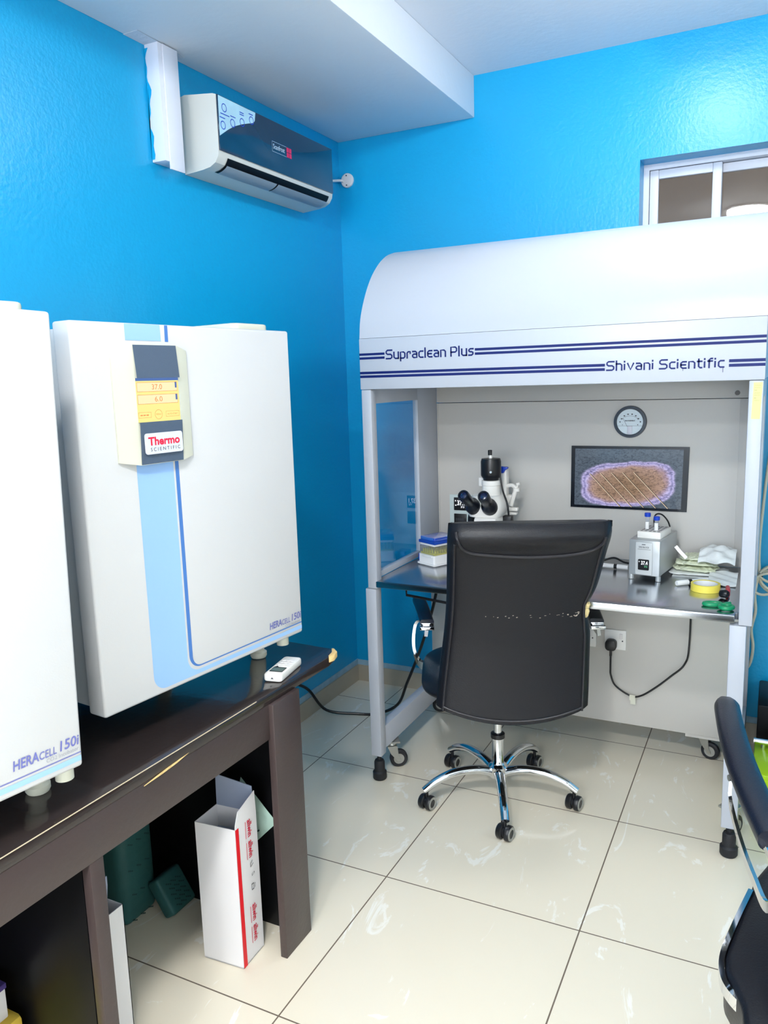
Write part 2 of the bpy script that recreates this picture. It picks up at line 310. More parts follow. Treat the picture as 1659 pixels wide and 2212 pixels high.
def glyphs():
    c = 0.2; g = {}
    g['S'] = (0.9, [[(0.9, 1.4), (c, 1.4), (0, 1.4 - c), (0, 0.72 + c), (c, 0.72), (0.9 - c, 0.72), (0.9, 0.72 - c), (0.9, c), (0.9 - c, 0), (0, 0)]])
    g['u'] = (0.7, [[(0, 1), (0, c), (c, 0), (0.7, 0)], [(0.7, 1), (0.7, 0)]])
    g['p'] = (0.7, [[(0, -0.42), (0, 1), (0.7 - c, 1), (0.7, 1 - c), (0.7, c), (0.7 - c, 0), (0, 0)]])
    g['r'] = (0.5, [[(0, 0), (0, 1 - c), (c, 1), (0.5, 1), (0.5, 0.74)]])
    g['a'] = (0.68, [[(0.06, 1), (0.68 - c, 1), (0.68, 1 - c), (0.68, 0), (c, 0), (0, c), (0, 0.56 - c), (c, 0.56), (0.68, 0.56)]])
    g['c'] = (0.6, [[(0.6, 1), (c, 1), (0, 1 - c), (0, c), (c, 0), (0.6, 0)]])
    g['l'] = (0.06, [[(0, 1.45), (0, 0)]])
    g['e'] = (0.62, [[(0.62, 1), (c, 1), (0, 1 - c), (0, c), (c, 0), (0.62, 0)], [(0, 0.52), (0.54, 0.52)]])
    g['n'] = (0.7, [[(0, 0), (0, 1), (0.7 - c, 1), (0.7, 1 - c), (0.7, 0)]])
    g['P'] = (0.85, [[(0, 0), (0, 1.4), (0.85 - c, 1.4), (0.85, 1.4 - c), (0.85, 0.6 + c), (0.85 - c, 0.6), (0, 0.6)]])
    g['s'] = (0.62, [[(0.62, 1), (c, 1), (0, 1 - c), (0, 0.53 + c * 0.7), (c, 0.53), (0.62 - c, 0.53), (0.62, 0.53 - c * 0.7), (0.62, c), (0.62 - c, 0), (0, 0)]])
    g['h'] = (0.7, [[(0, 0), (0, 1.45)], [(0, 1), (0.7 - c, 1), (0.7, 1 - c), (0.7, 0)]])
    g['i'] = (0.06, [[(0, 0.1), (0, 0.86)], [(0, 1.31), (0, 1.36)]])
    g['v'] = (0.74, [[(0, 1), (0.37, 0), (0.74, 1)]])
    g['t'] = (0.48, [[(0.13, 1.32), (0.13, c), (0.13 + c, 0), (0.48, 0)], [(0, 1), (0.48, 1)]])
    g['f'] = (0.48, [[(0.13, 0), (0.13, 1.4 - c), (0.13 + c, 1.4), (0.48, 1.4)], [(0, 1), (0.48, 1)]])
    return g
GL = glyphs()
def techno(bm, txt, T, w, cap, th=0.2):
    """square rounded sign lettering: baseline at the origin of T, total width w, capital height cap"""
    adv = [(0.5 if ch == ' ' else GL[ch][0] + 0.36) for ch in txt]; k = w / (sum(adv) - 0.36); ky = cap / 1.4; x = 0; nz = T.to_3x3() @ Vector((0, 0, 1))
    for ch, a in zip(txt, adv):
        if ch != ' ':
            for pl in GL[ch][1]:
                P_ = [Vector(((x + px) * k, py * ky, 0.0003)) for px, py in pl]; d0 = (P_[0] - P_[1]).normalized(); d1 = (P_[-1] - P_[-2]).normalized(); P_[0] += d0 * th * ky * 0.5; P_[-1] += d1 * th * ky * 0.5
                sweep(bm, [T @ p for p in P_], rect(th * ky, 0.0004), up=nz)
        x += a
    return bm
# ------------------------------------------------------------------ the room
RX, RY, ZC, ZB, BW = 3.3, -7.0, 2.79, 2.6225, 0.671
bm = new(); box(bm, (0, RY, -0.05), (RX, 0, 0)); struct('floor', bm, 'floor')
bm = new(); box(bm, (-0.1, RY, 0), (0, 0.0, ZC)); struct('wall_left', bm, 'wall')
bm = new(); WX0, WX1, WZ0, WZ1 = 1.358, 2.45, 1.70, 2.355
t = bmesh.new()
for a, b in (((-0.1, 0, 0), (WX0, 0.2, ZC)), ((WX1, 0, 0), (RX, 0.2, ZC)), ((WX0, 0, 0), (WX1, 0.2, WZ0)), ((WX0, 0, WZ1), (WX1, 0.2, ZC))): box(bm, a, b)
bmesh.ops.remove_doubles(bm, verts=bm.verts[:], dist=1e-5); t.free()
struct('wall_back', bm, 'wall')
bm = new(); box(bm, (RX, RY, 0), (RX + 0.1, 0, ZC)); struct('wall_right', bm, 'cream_wall')
bm = new(); box(bm, (-0.1, RY - 0.1, 0), (RX + 0.1, RY, ZC)); struct('wall_front', bm, 'ceil')
bm = new(); box(bm, (-0.1, RY - 0.1, ZC), (RX + 0.1, 0.2, ZC + 0.08)); struct('ceiling', bm, 'ceil')
bm = new(); box(bm, (0, RY, ZB), (BW, 0, ZC), 0.004); struct('trim_1', bm, 'beam')
bm = new(); box(bm, (0, RY, 0), (0.01, 0, 0.084)); struct('baseboard_left', bm, 'skirt')
bm = new(); box(bm, (0.01, -0.01, 0), (RX, 0, 0.084)); struct('baseboard_back', bm, 'skirt')
bm = new(); box(bm, (0, RY, 0.084), (0.004, 0, 0.112)); struct('trim_2', bm, 'band')
bm = new(); box(bm, (0.004, -0.004, 0.084), (RX, 0, 0.110)); struct('trim_3', bm, 'band')
# window in its recess
win = thing('window_1', '', '', (WX0, 0.1, WZ0), kind='structure')
bm = new()
box(bm, (WX0, 0.1, WZ0), (WX0 + 0.022, 0.175, WZ1)); box(bm, (WX1 - 0.022, 0.1, WZ0), (WX1, 0.175, WZ1)); box(bm, (WX0 + 0.022, 0.1, WZ1 - 0.022), (WX1 - 0.022, 0.175, WZ1)); box(bm, (WX0 + 0.022, 0.1, WZ0), (WX1 - 0.022, 0.175, WZ0 + 0.022))
put('window_frame', bm, 'alu', win)
for x0, x1, yy in ((WX0 + 0.024, 1.652, 0.104), (1.618, 2.05, 0.136), (2.02, WX1 - 0.024, 0.104)):
    bm = new(); z0, z1 = WZ0 + 0.024, WZ1 - 0.024; w = 0.034
    box(bm, (x0, yy, z0), (x0 + w, yy + 0.03, z1), 0.003); box(bm, (x1 - w, yy, z0), (x1, yy + 0.03, z1), 0.003); box(bm, (x0 + w, yy + 0.002, z1 - w), (x1 - w, yy + 0.028, z1), 0.003); box(bm, (x0 + w, yy + 0.002, z0), (x1 - w, yy + 0.028, z0 + w), 0.003)
    s = put('sash', bm, 'alu', win)
    bm = new(); box(bm, (x0 + w - 0.004, yy + 0.012, z0 + w - 0.004), (x1 - w + 0.004, yy + 0.017, z1 - w + 0.004)); put('pane', bm, 'pane', s)
# added fill light shaped as a frosted window in the unseen far wall, 3.6 m behind the camera
w2 = thing('fill_window', '', '', (1.65, RY, 0.9), kind='structure')
for k in range(2):
    x0 = 0.35 + 1.32 * k; x1 = x0 + 1.28
    bm = new(); box(bm, (x0, RY, 0.9), (x0 + 0.05, RY + 0.04, 2.45)); box(bm, (x1 - 0.05, RY, 0.9), (x1, RY + 0.04, 2.45)); box(bm, (x0 + 0.05, RY, 0.9), (x1 - 0.05, RY + 0.04, 0.95)); box(bm, (x0 + 0.05, RY, 2.40), (x1 - 0.05, RY + 0.04, 2.45)); sa = put('window_frame', bm, 'alu', w2)
    bm = new(); box(bm, (x0 + 0.05, RY + 0.001, 0.95), (x1 - 0.05, RY + 0.012, 2.40)); put('frosted_fill_pane', bm, 'fillpane', sa)
# ceiling lamps (above the frame), the farthest one added for fill
for i, (lx, ly) in enumerate(LAMPS):
    o = thing('ceiling_lamp', ('round flush ceiling lamp above the white lab hood', 'round flush ceiling lamp in the middle of the room, just behind the photographer', 'added fill lamp, round and flush on the ceiling at the far end of the room, by the white wall')[i], 'lamp', (lx, ly, ZC - 0.045))
    bm = new(); lathe(bm, [(0.0, 0.0445), (0.165, 0.0445), (0.165, 0.030), (0.155, 0.026), (0, 0.026)]); put('lamp_rim', bm, 'lampbody', o, local=True)
    bm = new(); lathe(bm, [(0.150, 0.0255), (0.147, 0.0), (0.135, -0.025), (0.11, -0.045), (0.07, -0.058), (0.0, -0.063)]); put('diffuser', bm, 'lamp%d' % i, o, local=True)

# ------------------------------------------------------------------ laminar flow hood
hood = thing('laminar_flow_hood', 'white walk-up lab hood with curved top, navy lettering and steel worktop', 'lab hood', (1.2, -0.5, 0))
HX0, HX1, HY = 0.556, 1.854, -0.90
prof = [(-0.90, 1.676), (-0.889, 1.742), (-0.855, 1.814), (-0.803, 1.886), (-0.743, 1.940), (-0.68, 1.978), (-0.62, 1.999), (-0.55, 2.012), (-0.40, 2.014), (-0.13, 2.0)]
sp = spline([(0, a, b) for a, b in prof], 4); poly = [(p.y, p.z) for p in sp] + [(-0.13, 1.5), (-0.872, 1.5), (-0.872, 1.676)]
bm = new(); prism(bm, poly, YZ(HX0), HX1 - HX0); put('curved_cover', bm, 'hood', hood, sharp=30)
bm = new(); box(bm, (HX0 - 0.001, HY - 0.004, 1.498), (HX1 + 0.001, -0.873, 1.675), 0.003); fas = put('header_panel', bm, 'hood', hood)
yf = HY - 0.0046
bm = new()
for z0, z1 in ((1.6165, 1.6245), (1.603, 1.611)):
    quad(bm, [(HX0, yf, z0), (0.655, yf, z0), (0.655, yf, z1), (HX0, yf, z1)]); quad(bm, [(0.987, yf, z0 - 0.0005), (HX1, yf, z0 - 0.001), (HX1, yf, z1 - 0.001), (0.987, yf, z1 - 0.0005)])
for z0, z1 in ((1.552, 1.5605), (1.539, 1.5475)):
    quad(bm, [(HX0, yf, z0), (1.409, yf, z0 - 0.002), (1.409, yf, z1 - 0.002), (HX0, yf, z1)]); quad(bm, [(1.759, yf, z0 - 0.002), (HX1, yf, z0 - 0.002), (HX1, yf, z1 - 0.002), (1.759, yf, z1 - 0.002)])
put('stripe', bm, 'navy', fas)
bm = new(); techno(bm, 'Supraclean Plus', fr((0.662, yf, 1.6025), (1, 0, 0), (-0.01, 0, 1)), 0.319, 0.0285, th=0.26); put('lettering', bm, 'navy', fas)
bm = new(); techno(bm, 'Shivani Scientific', fr((1.415, yf, 1.5385), (1, 0, -0.004), (0, 0, 1)), 0.330, 0.0255, th=0.26)
box(bm, (1.634, yf - 0.0002, 1.5295), (1.6352, yf + 0.0002, 1.535)); box(bm, (1.743, yf - 0.0002, 1.522), (1.7442, yf + 0.0002, 1.536)); put('lettering', bm, 'navy', fas)
for sx, (a, b) in enumerate(((0.556, 0.594), (1.814, 1.852))):
    p, q = ((0.556, 0.578), (1.832, 1.852))[sx]
    bm = new(); box(bm, (a, HY, 0.768), (b, -0.86, 1.497), 0.003); put('front_post', bm, 'hood', hood)
    bm = new(); box(bm, (p, -0.458, 0.80), (q, -0.257, 1.497), 0.001); put('side_frame', bm, 'hood', hood)
    bm = new(); box(bm, (p, -0.86, 1.446), (q, -0.458, 1.497), 0.001); put('top_rail', bm, 'hood', hood)
    bm = new(); box(bm, (p, -0.86, 0.798), (q, -0.458, 0.820), 0.001); put('sill', bm, 'hood', hood)
    bm = new(); x = (p + q) / 2; box(bm, (x - 0.002, -0.862, 0.816), (x + 0.002, -0.455, 1.45)); put('side_glass', bm, 'side_glass', hood)
for a, b in ((0.545, 0.588), (1.790, 1.837)):
    bm = new(); box(bm, (a, HY, 0.100), (b, -0.855, 0.766), 0.003); put('lower_post', bm, 'hood', hood)
    bm = new(); box(bm, (a + 0.004, -0.856, 0.116), (b - 0.003, -0.10, 0.208), 0.003); put('side_rail', bm, 'hood', hood)
    bm = new(); box(bm, (a + 0.004, -0.14, 0.206), (b - 0.003, -0.10, 0.77), 0.003); put('rear_post', bm, 'hood', hood)
    xm = (a + b) / 2 + 0.002
    bm = new(); lathe(bm, [(0, 0.001), (0.024, 0.001), (0.027, 0.006), (0.027, 0.03), (0.0225, 0.034), (0.0205, 0.036), (0.0205, 0.07), (0.017, 0.078), (0.008, 0.08), (0.008, 0.101), (0, 0.101)], Matrix.Translation((xm, -0.88, 0))); put('levelling_foot', bm, 'blk_m', hood)
def hood_caster(x, y, az, R=0.036):
    bm = new(); T = Matrix.Translation((x, y, 0)) @ Matrix.Rotation(az, 4, 'Z')
    box(bm, (-0.03, -0.025, 0.108), (0.03, 0.025, 0.114), T=T); lathe(bm, [(0.0, 0.108), (0.018, 0.108), (0.02, 0.098), (0.012, 0.092), (0, 0.092)], T)
    for s in (-1, 1): prism(bm, [(-0.02, 0.093), (0.02, 0.093), (0.024, 0.05), (0.034, 0.028), (0.022, 0.026), (-0.006, 0.06)], T @ fr((0, s * 0.016 + 0.001, 0), (1, 0, 0), (0, 0, 1)), 0.002)
    cyl(bm, T @ Vector((0.026, -0.02, R)), T @ Vector((0.026, 0.02, R)), 0.005)
    c = put('caster', bm, 'zinc', hood)
    bm = new(); W_ = T @ Matrix.Translation((0.026, 0, R)) @ Matrix.Rotation(PI / 2, 4, 'X')
    lathe(bm, [(0.012, -0.0105), (R - 0.006, -0.0115), (R, -0.007), (R, 0.007), (R - 0.006, 0.0115), (0.012, 0.0105)], W_); put('wheel', bm, 'blk_m', c)
    bm = new(); lathe(bm, [(0, -0.011), (0.013, -0.011), (0.021, -0.0125), (0.021, 0.0125), (0.013, 0.011), (0, 0.011)], W_); put('wheel_hub', bm, 'ring_grey', c)
hood_caster(0.572, -0.775, math.radians(35)); hood_caster(1.688, -0.215, math.radians(-15), 0.035); hood_caster(0.572, -0.2, math.radians(200)); hood_caster(1.812, -0.775, math.radians(60))
bm = new(); box(bm, (0.582, -0.255, 0.797), (1.832, -0.13, 1.424)); put('rear_panel', bm, 'hood_grey', hood)
bm = new(); box(bm, (0.578, -0.258, 0.80), (0.584, -0.2, 1.424), 0.001); box(bm, (1.768, -0.2585, 0.80), (1.832, -0.2, 1.424), 0.001); box(bm, (0.578, -0.2575, 1.4265), (1.832, -0.2, 1.498), 0.001); put('rear_frame', bm, 'hood_grey', hood)
bm = new(); cyl(bm, (1.757, -0.259, 1.445), (1.757, -0.25, 1.445), 0.009, seg=16); put('hole_plug', bm, 'blk', hood)
bm = new(); box(bm, (0.535, -0.262, 0.108), (1.815, -0.235, 0.768), 0.002); box(bm, (1.62, -0.256, 0.094), (1.815, -0.2, 0.108)); lowp = put('lower_panel', bm, 'hood_grey', hood)
bm = new(); prism(bm, [(0.588, HY), (1.803, HY), (1.803, -0.86), (1.8315, -0.859), (1.8315, -0.257), (0.5785, -0.257), (0.5785, -0.859), (0.588, -0.86)], Matrix.Translation((0, 0, 0.7735)), 0.0235, 0.0015); put('worktop', bm, 'steel', hood)
bm = new(); tube(bm, [(0.68, -0.83, 0.772), (0.68, -0.83, 0.735), (0.95, -0.86, 0.722), (1.2, -0.86, 0.722), (1.2, -0.86, 0.772)], 0.005, sm=False); put('under_bracket', bm, 'blk', hood)
# gauge
T = fr((1.383, -0.2552, 1.342), (1, 0, 0), (0, 0, 1))
bm = new(); lathe(bm, [(0.049, 0.001), (0.049, 0.012), (0.053, 0.018), (0.06, 0.016), (0.062, 0.0), (0.049, 0.0)], T, 40); g = put('pressure_gauge', bm, 'gauge_ring', hood)
bm = new(); lathe(bm, [(0.0, 0.009), (0.05, 0.009)], T, 40); put('dial', bm, 'gauge_face', g)
bm = new()
for k in range(6):
    a = math.radians(150 - 24 * k); c = Vector((0.036 * math.cos(a), 0.036 * math.sin(a) - 0.006, 0.0095)); box(bm, c - Vector((0.003, 0.002, 0)), c + Vector((0.003, 0.002, 0.0003)), T=T)
arc = [Vector((0.034 * math.cos(math.radians(a)), 0.026 * math.sin(math.radians(a)) - 0.003, 0.0097)) for a in range(25, 160, 9)]
sweep(bm, [T @ p for p in arc], rect(0.0008, 0.0004), up=(0, -1, 0))
text(bm, 'MAGNEHELIC', T @ Matrix.Translation((-0.018, 0.002, 0.0096)), 0.037, 0.005, bold=0.03)
sweep(bm, [T @ Vector((-0.026, 0.014, 0.01)), T @ Vector((-0.010, -0.018, 0.01))], rect(0.001, 0.0005), up=(0, -1, 0))
for x, y, r in ((-0.037, 0.0, 0.0025), (0.039, 0.0, 0.0028), (0.029, -0.011, 0.002), (-0.028, -0.011, 0.0015)): lathe(bm, [(0, 0.0102), (r, 0.0099)], T @ Matrix.Translation((x, y, 0)), 10)
box(bm, (-0.047, -0.0158, 0.0095), (0.047, -0.015, 0.0099), T=T); put('dial_marks', bm, 'dkgrey', g)
bm = new(); box(bm, (-0.009, -0.047, 0.0095), (0.009, -0.016, 0.013), 0.001, T=T); put('zero_cover', bm, 'badge', g)
# monitor recessed in the rear panel (hangs with a slight tilt)
mT = fr((1.157, -0.2575, 1.001), (1, 0, 0.0), (0.004, 0, 1))
bm = new(); prism(bm, [(0, 0), (0.441, -0.002), (0.445, 0.246), (0.002, 0.247)], mT, 0.004); mon = put('built_in_monitor', bm, 'bezel', hood)
bm = new(); quad(bm, [mT @ Vector(p) for p in ((0.015, 0.010, 0.0045), (0.42, 0.008, 0.0045), (0.424, 0.236, 0.0045), (0.017, 0.236, 0.0045))]); put('screen_picture', bm, 'screen', mon)
# control plate
bm = new(); box(bm, (0.631, -0.2605, 0.80), (0.80, -0.2555, 1.032), 0.002); cp = put('control_plate', bm, 'plate', hood)
for z0, z1, on in ((0.964, 1.020, True), (0.893, 0.949, False)):
    bm = new(); box(bm, (0.652, -0.264, z0), (0.71, -0.2606, z1), 0.002); d = put('controller', bm, 'blk', cp)
    if on:
        bm = new(); text(bm, '37.1', fr((0.668, -0.2642, 0.986), (1, 0, 0), (0, 0, 1)), 0.033, 0.022, bold=0.02); text(bm, '37.0', fr((0.684, -0.2642, 0.975), (1, 0, 0), (0, 0, 1)), 0.016, 0.008); box(bm, (0.658, -0.2643, 1.003), (0.662, -0.264, 1.008)); box(bm, (0.658, -0.2643, 0.984), (0.664, -0.264, 0.988)); put('readout', bm, 'digits', d)
    else:
        bm = new(); text(bm, '8888', fr((0.66, -0.2642, 0.918), (1, 0, 0), (0, 0, 1)), 0.036, 0.012); put('readout', bm, 'dkgrey', d)
# sockets on the lower panel
for x0, x1 in ((1.302, 1.387), (1.180, 1.268)):
    bm = new(); box(bm, (x0, -0.271, 0.424), (x1, -0.2622, 0.506), 0.003); so = put('socket_outlet', bm, 'white', lowp)
    bm = new(); box(bm, (x1 - 0.026, -0.275, 0.47), (x1 - 0.014, -0.2705, 0.492), 0.001); put('rocker_switch', bm, 'card', so)
    bm = new(); cyl(bm, (x1 - 0.014, -0.272, 0.462), (x1 - 0.014, -0.2705, 0.462), 0.003, seg=10); put('indicator', bm, 'dkgrey', so)

# plugged cable with label flag
pc = thing('power_cord', 'black cable from the plug on the hood back panel, sagging up under the worktop', 'cable', (1.33, -0.29, 0.24))
bm = new(); prism(bm, rrect(1.309, 0.425, 1.353, 0.470, 0.016), XZ(-0.272), 0.030, 0.003); box(bm, (1.326, -0.296, 0.40), (1.336, -0.284, 0.428), 0.003); put('plug', bm, 'blk', pc)
bm = new(); tube(bm, [(1.331, -0.29, 0.405), (1.331, -0.29, 0.35), (1.333, -0.289, 0.32), (1.352, -0.288, 0.277), (1.412, -0.288, 0.243), (1.452, -0.287, 0.249), (1.505, -0.286, 0.29), (1.562, -0.285, 0.346), (1.611, -0.284, 0.402), (1.626, -0.284, 0.486), (1.628, -0.284, 0.772)], 0.0038); put('lead', bm, 'blk', pc)
bm = new(); box(bm, (1.408, -0.292, 0.226), (1.43, -0.2905, 0.248), T=None); box(bm, (1.412, -0.2925, 0.21), (1.432, -0.291, 0.236)); put('label_flag', bm, 'cream', pc)

# ------------------------------------------------------------------ objects on the worktop
ZW = 0.7975
# --- stereo microscope
ms = thing('stereo_microscope', 'white stereo microscope with black eyepieces and a black camera on top', 'microscope', (0.90, -0.47, ZW))
bm = new(); prism(bm, rrect(0.85, -0.64, 1.06, -0.33, 0.03), Matrix.Translation((0, 0, ZW)), 0.06, 0.004); put('base', bm, 'scope', ms)
bm = new(); box(bm, (0.895, -0.41, ZW + 0.06), (0.935, -0.37, 1.168), 0.004); box(bm, (0.93, -0.405, 1.0), (0.955, -0.375, 1.06), 0.003); put('column', bm, 'scope', ms)
bm = new(); box(bm, (0.862, -0.60, 0.88), (0.955, -0.40, 1.0), 0.012); put('zoom_body', bm, 'scope', ms)
bm = new()
def head(u, v):
    a = 2 * PI * u; z = 0.998 + 0.078 * v; k = (0.80 + 0.2 * math.sin(PI * min(1, v * 0.9 + 0.12)))
    return Vector((0.893 + 0.072 * k * math.copysign(abs(math.cos(a)) ** 0.6, math.cos(a)), -0.525 + 0.072 * k * math.copysign(abs(math.sin(a)) ** 0.6, math.sin(a)) + 0.02 * v, z))
surf(bm, head, 32, 8); 
bmesh.ops.remove_doubles(bm, verts=bm.verts[:], dist=1e-5); bmesh.ops.holes_fill(bm, edges=[e for e in bm.edges if e.is_boundary], sides=0)
put('binocular_head', bm, 'scope', ms, sharp=50)
for ex, dx in ((0.858, -0.010), (0.922, 0.006)):
    a = Vector((ex, -0.565, 1.028)); b = Vector((ex + dx, -0.668, 1.096)); d = (b - a).normalized(); T = Matrix.Translation(a) @ d.to_track_quat('Z', 'Y').to_matrix().to_4x4(); Lh = (b - a).length
    bm = new(); lathe(bm, [(0, 0), (0.029, 0), (0.031, 0.02), (0.029, 0.04), (0.02, 0.052), (0.019, 0.065), (0.021, 0.07), (0.0225, Lh - 0.008), (0.0205, Lh), (0.016, Lh), (0.014, Lh - 0.006), (0, Lh - 0.006)], T); e = put('eyepiece', bm, 'scope_d', ms)
    bm = new(); lathe(bm, [(0.0135, Lh - 0.004), (0.008, Lh - 0.0015), (0, Lh - 0.001)], T); put('lens', bm, 'lens', e)
AX, AY = 0.902, -0.50
bm = new(); lathe(bm, [(0.0, 1.06), (0.038, 1.06), (0.036, 1.075), (0.034, 1.112), (0.037, 1.114), (0.037, 1.132), (0.02, 1.134), (0, 1.134)], Matrix.Translation((AX, AY, 0))); box(bm, (AX - 0.055, AY + 0.01, 1.105), (AX - 0.03, AY + 0.03, 1.14), 0.003); put('trinocular_tube', bm, 'scope', ms)
bm = new(); lathe(bm, [(0.0, 1.133), (0.03, 1.133), (0.031, 1.139), (0.0385, 1.150), (0.0395, 1.156), (0.0395, 1.206), (0.036, 1.217), (0.02, 1.219), (0, 1.219)], Matrix.Translation((AX, AY, 0))); cm = put('camera_head', bm, 'blk', ms)
bm = new(); lathe(bm, [(0.0, 1.218), (0.006, 1.218), (0.007, 1.224), (0.005, 1.232), (0, 1.232)], Matrix.Translation((AX + 0.002, AY - 0.01, 0))); put('connector', bm, 'scope', cm)
bm = new(); lathe(bm, [(0.0, 1.231), (0.0078, 1.231), (0.0082, 1.25), (0.006, 1.251), (0, 1.251)], Matrix.Translation((AX, AY - 0.01, 0))); put('connector_cap', bm, 'blk', cm)
bm = new(); cyl(bm, (AX + 0.012, AY - 0.0375, 1.168), (AX + 0.012, AY - 0.0405, 1.168), 0.0045, seg=12); put('indicator_light', bm, 'gauge_face', cm)
bm = new(); tube(bm, [(AX + 0.036, AY, 1.16), (0.942, AY, 1.13), (0.95, AY, 1.09), (0.966, AY, 1.045), (0.972, AY, 1.0), (0.972, AY, 0.95)], 0.0035); put('camera_cable', bm, 'blk', cm)
bm = new(); box(bm, (0.953, -0.52, 0.95), (0.99, -0.488, 0.997), 0.005); put('focus_drive', bm, 'blk', ms)
bm = new(); lathe(bm, [(0, 0), (0.028, 0), (0.03, 0.004), (0.03, 0.02), (0.026, 0.024), (0, 0.024)], fr((0.838, -0.5, 0.975), (0, 1, 0), (0, 0, 1)) @ Matrix.Translation((0, 0, -0.024))); put('focus_knob', bm, 'blk', ms)
bm = new(); prism(bm, [(0.0, 0), (0.018, 0.0), (0.022, 0.01), (0.034, 0.018), (0.036, 0.024), (0.0, 0.027)], fr((0.908, -0.40, 1.150), (1, 0, 0), (0, 0, 1)), 0.022, 0.003); put('blue_grip', bm, 'blue', ms)
bm = new(); tube(bm, [(0.93, -0.40, 1.095), (0.955, -0.40, 1.10), (0.978, -0.41, 1.088)], 0.008); lathe(bm, [(0, 0), (0.013, 0), (0.013, 0.012), (0, 0.014)], Matrix.Translation((0.976, -0.41, 1.078))); cyl(bm, (0.978, -0.41, 1.092), (0.982, -0.41, 1.106), 0.004); cyl(bm, (0.978, -0.41, 1.106), (0.99, -0.41, 1.109), 0.006)
cyl(bm, (0.972, -0.41, 1.08), (0.953, -0.41, 1.02), 0.009); box(bm, (0.945, -0.425, 1.0), (0.985, -0.40, 1.014), 0.004); box(bm, (0.945, -0.425, 0.985), (0.98, -0.40, 0.994), 0.003); put('manipulator_arm', bm, 'scope', ms)
# --- tip boxes at the left end
TB = Matrix.Translation((0.713, -0.60, ZW)) @ Matrix.Rotation(math.radians(-21), 4, 'Z')
t1 = thing('pipette_tip_box', 'white-based pipette tip box with a clear lid over yellow tips', 'tip box', (0.709, -0.628, ZW), math.radians(63.4))
bm = new(); prism(bm, rrect(-0.006, -0.006, 0.126, 0.102, 0.01), Matrix.Translation((0, 0, 0.003)), 0.006); prism(bm, rrect(0, 0, 0.12, 0.096, 0.008), Matrix.Translation((0, 0, 0.0)), 0.043); box(bm, (-0.003, 0.012, 0.035), (0.001, 0.07, 0.042), 0.001); put('tray', bm, 'white', t1, local=True)
bm = new(); box(bm, (0.01, 0.006, 0.043), (0.114, 0.09, 0.05)); 
for i in range(8):
    for j in range(6): cyl(bm, (0.018 + i * 0.0125, 0.014 + j * 0.0135, 0.05), (0.018 + i * 0.0125, 0.014 + j * 0.0135, 0.062), 0.004, 0.0035, 8)
put('tip_rack', bm, 'tips', t1, local=True)
bm = new(); box(bm, (0.005, 0.004, 0.0435), (0.117, 0.094, 0.078), 0.003); put('clear_lid', bm, 'clear', t1, local=True)
t2 = thing('tip_box_lid', 'transparent blue box lid resting on top of the yellow-tip box', 'lid', (0.711, -0.626, ZW + 0.0785), math.radians(63.4))
bm = new(); box(bm, (0.004, 0.006, 0.0), (0.118, 0.092, 0.009), 0.002); put('rim', bm, 'white', t2, local=True)
bm = new(); box(bm, (0, 0, 0.009), (0.122, 0.098, 0.021), 0.002); prism(bm, rrect(0.004, 0.004, 0.118, 0.094, 0.008), Matrix.Translation((0, 0, 0.0209)), 0.014, 0.003); put('blue_shell', bm, 'blue_t', t2, local=True)
bm = new(); box(bm, (0.600, -0.535, ZW), (0.645, -0.47, ZW + 0.03), 0.003); solo('blue_box', bm, 'blue', 'small blue plastic box behind the white tip box', 'box')
# --- dry block heater
hb = thing('block_heater', 'silver tube heater with a glowing digital display and tube block on top', 'lab heater', (1.5, -0.45, ZW))
bm = new(); bl = [(1.437, -0.558), (1.544, -0.574), (1.576, -0.345), (1.462, -0.33)]
prism(bm, bl, Matrix.Translation((0, 0, 0.815)), 0.128, 0.003)
for p in bl: cyl(bm, (p[0] + (1.505 - p[0]) * 0.12, p[1] + (-0.45 - p[1]) * 0.08, ZW + 0.0005), (p[0] + (1.505 - p[0]) * 0.12, p[1] + (-0.45 - p[1]) * 0.08, 0.816), 0.009)
bod = put('body', bm, 'block', hb)
fx = (Vector((1.544, -0.574, 0)) - Vector((1.437, -0.558, 0))).normalized(); FT = fr((1.437, -0.5585, 0.815), fx, (0, 0, 1))
bm = new(); prism(bm, rrect(0.024, 0.004, 0.083, 0.121, 0.004), FT @ Matrix.Translation((0, 0, 0.0005)), 0.003, 0.001); fp = put('front_plate', bm, 'block_f', bod)
bm = new(); text(bm, 'DIGI BLOCK', FT @ Matrix.Translation((0.036, 0.101, 0.0038)), 0.036, 0.006, bold=0.02); box(bm, (0.046, 0.112, 0.0036), (0.059, 0.1145, 0.0039), T=FT); box(bm, (0.032, 0.0955, 0.0036), (0.077, 0.0965, 0.0039), T=FT); put('lettering', bm, 'dkgrey', fp)
bm = new(); prism(bm, rrect(0.035, 0.022, 0.073, 0.06, 0.003), FT @ Matrix.Translation((0, 0, 0.0035)), 0.004); dp = put('display', bm, 'blk', bod)
bm = new(); text(bm, '37.4', FT @ Matrix.Translation((0.046, 0.041, 0.0076)), 0.023, 0.014, bold=0.02); box(bm, (0.038, 0.05, 0.0076), (0.0405, 0.0535, 0.0079), T=FT); put('readout', bm, 'digits', dp)
bm = new(); text(bm, '37.0', FT @ Matrix.Translation((0.057, 0.032, 0.0076)), 0.011, 0.006); put('set_value', bm, 'digits_g', dp)
BT = fr((1.459, -0.525, 0.9432), fx, (0.08, 0.99, 0))
bm = new(); prism(bm, [(0, 0), (0.082, 0), (0.084, 0.13), (0.002, 0.13)], BT, 0.024, 0.002); tb = put('tube_block', bm, 'scope', hb)
bm = new()
for i in range(5):
    for j in range(6): lathe(bm, [(0, 0.0248), (0.0055, 0.0245)], BT @ Matrix.Translation((0.011 + i * 0.015, 0.016 + j * 0.02, 0)), 12)
put('wells', bm, 'dkgrey', tb)
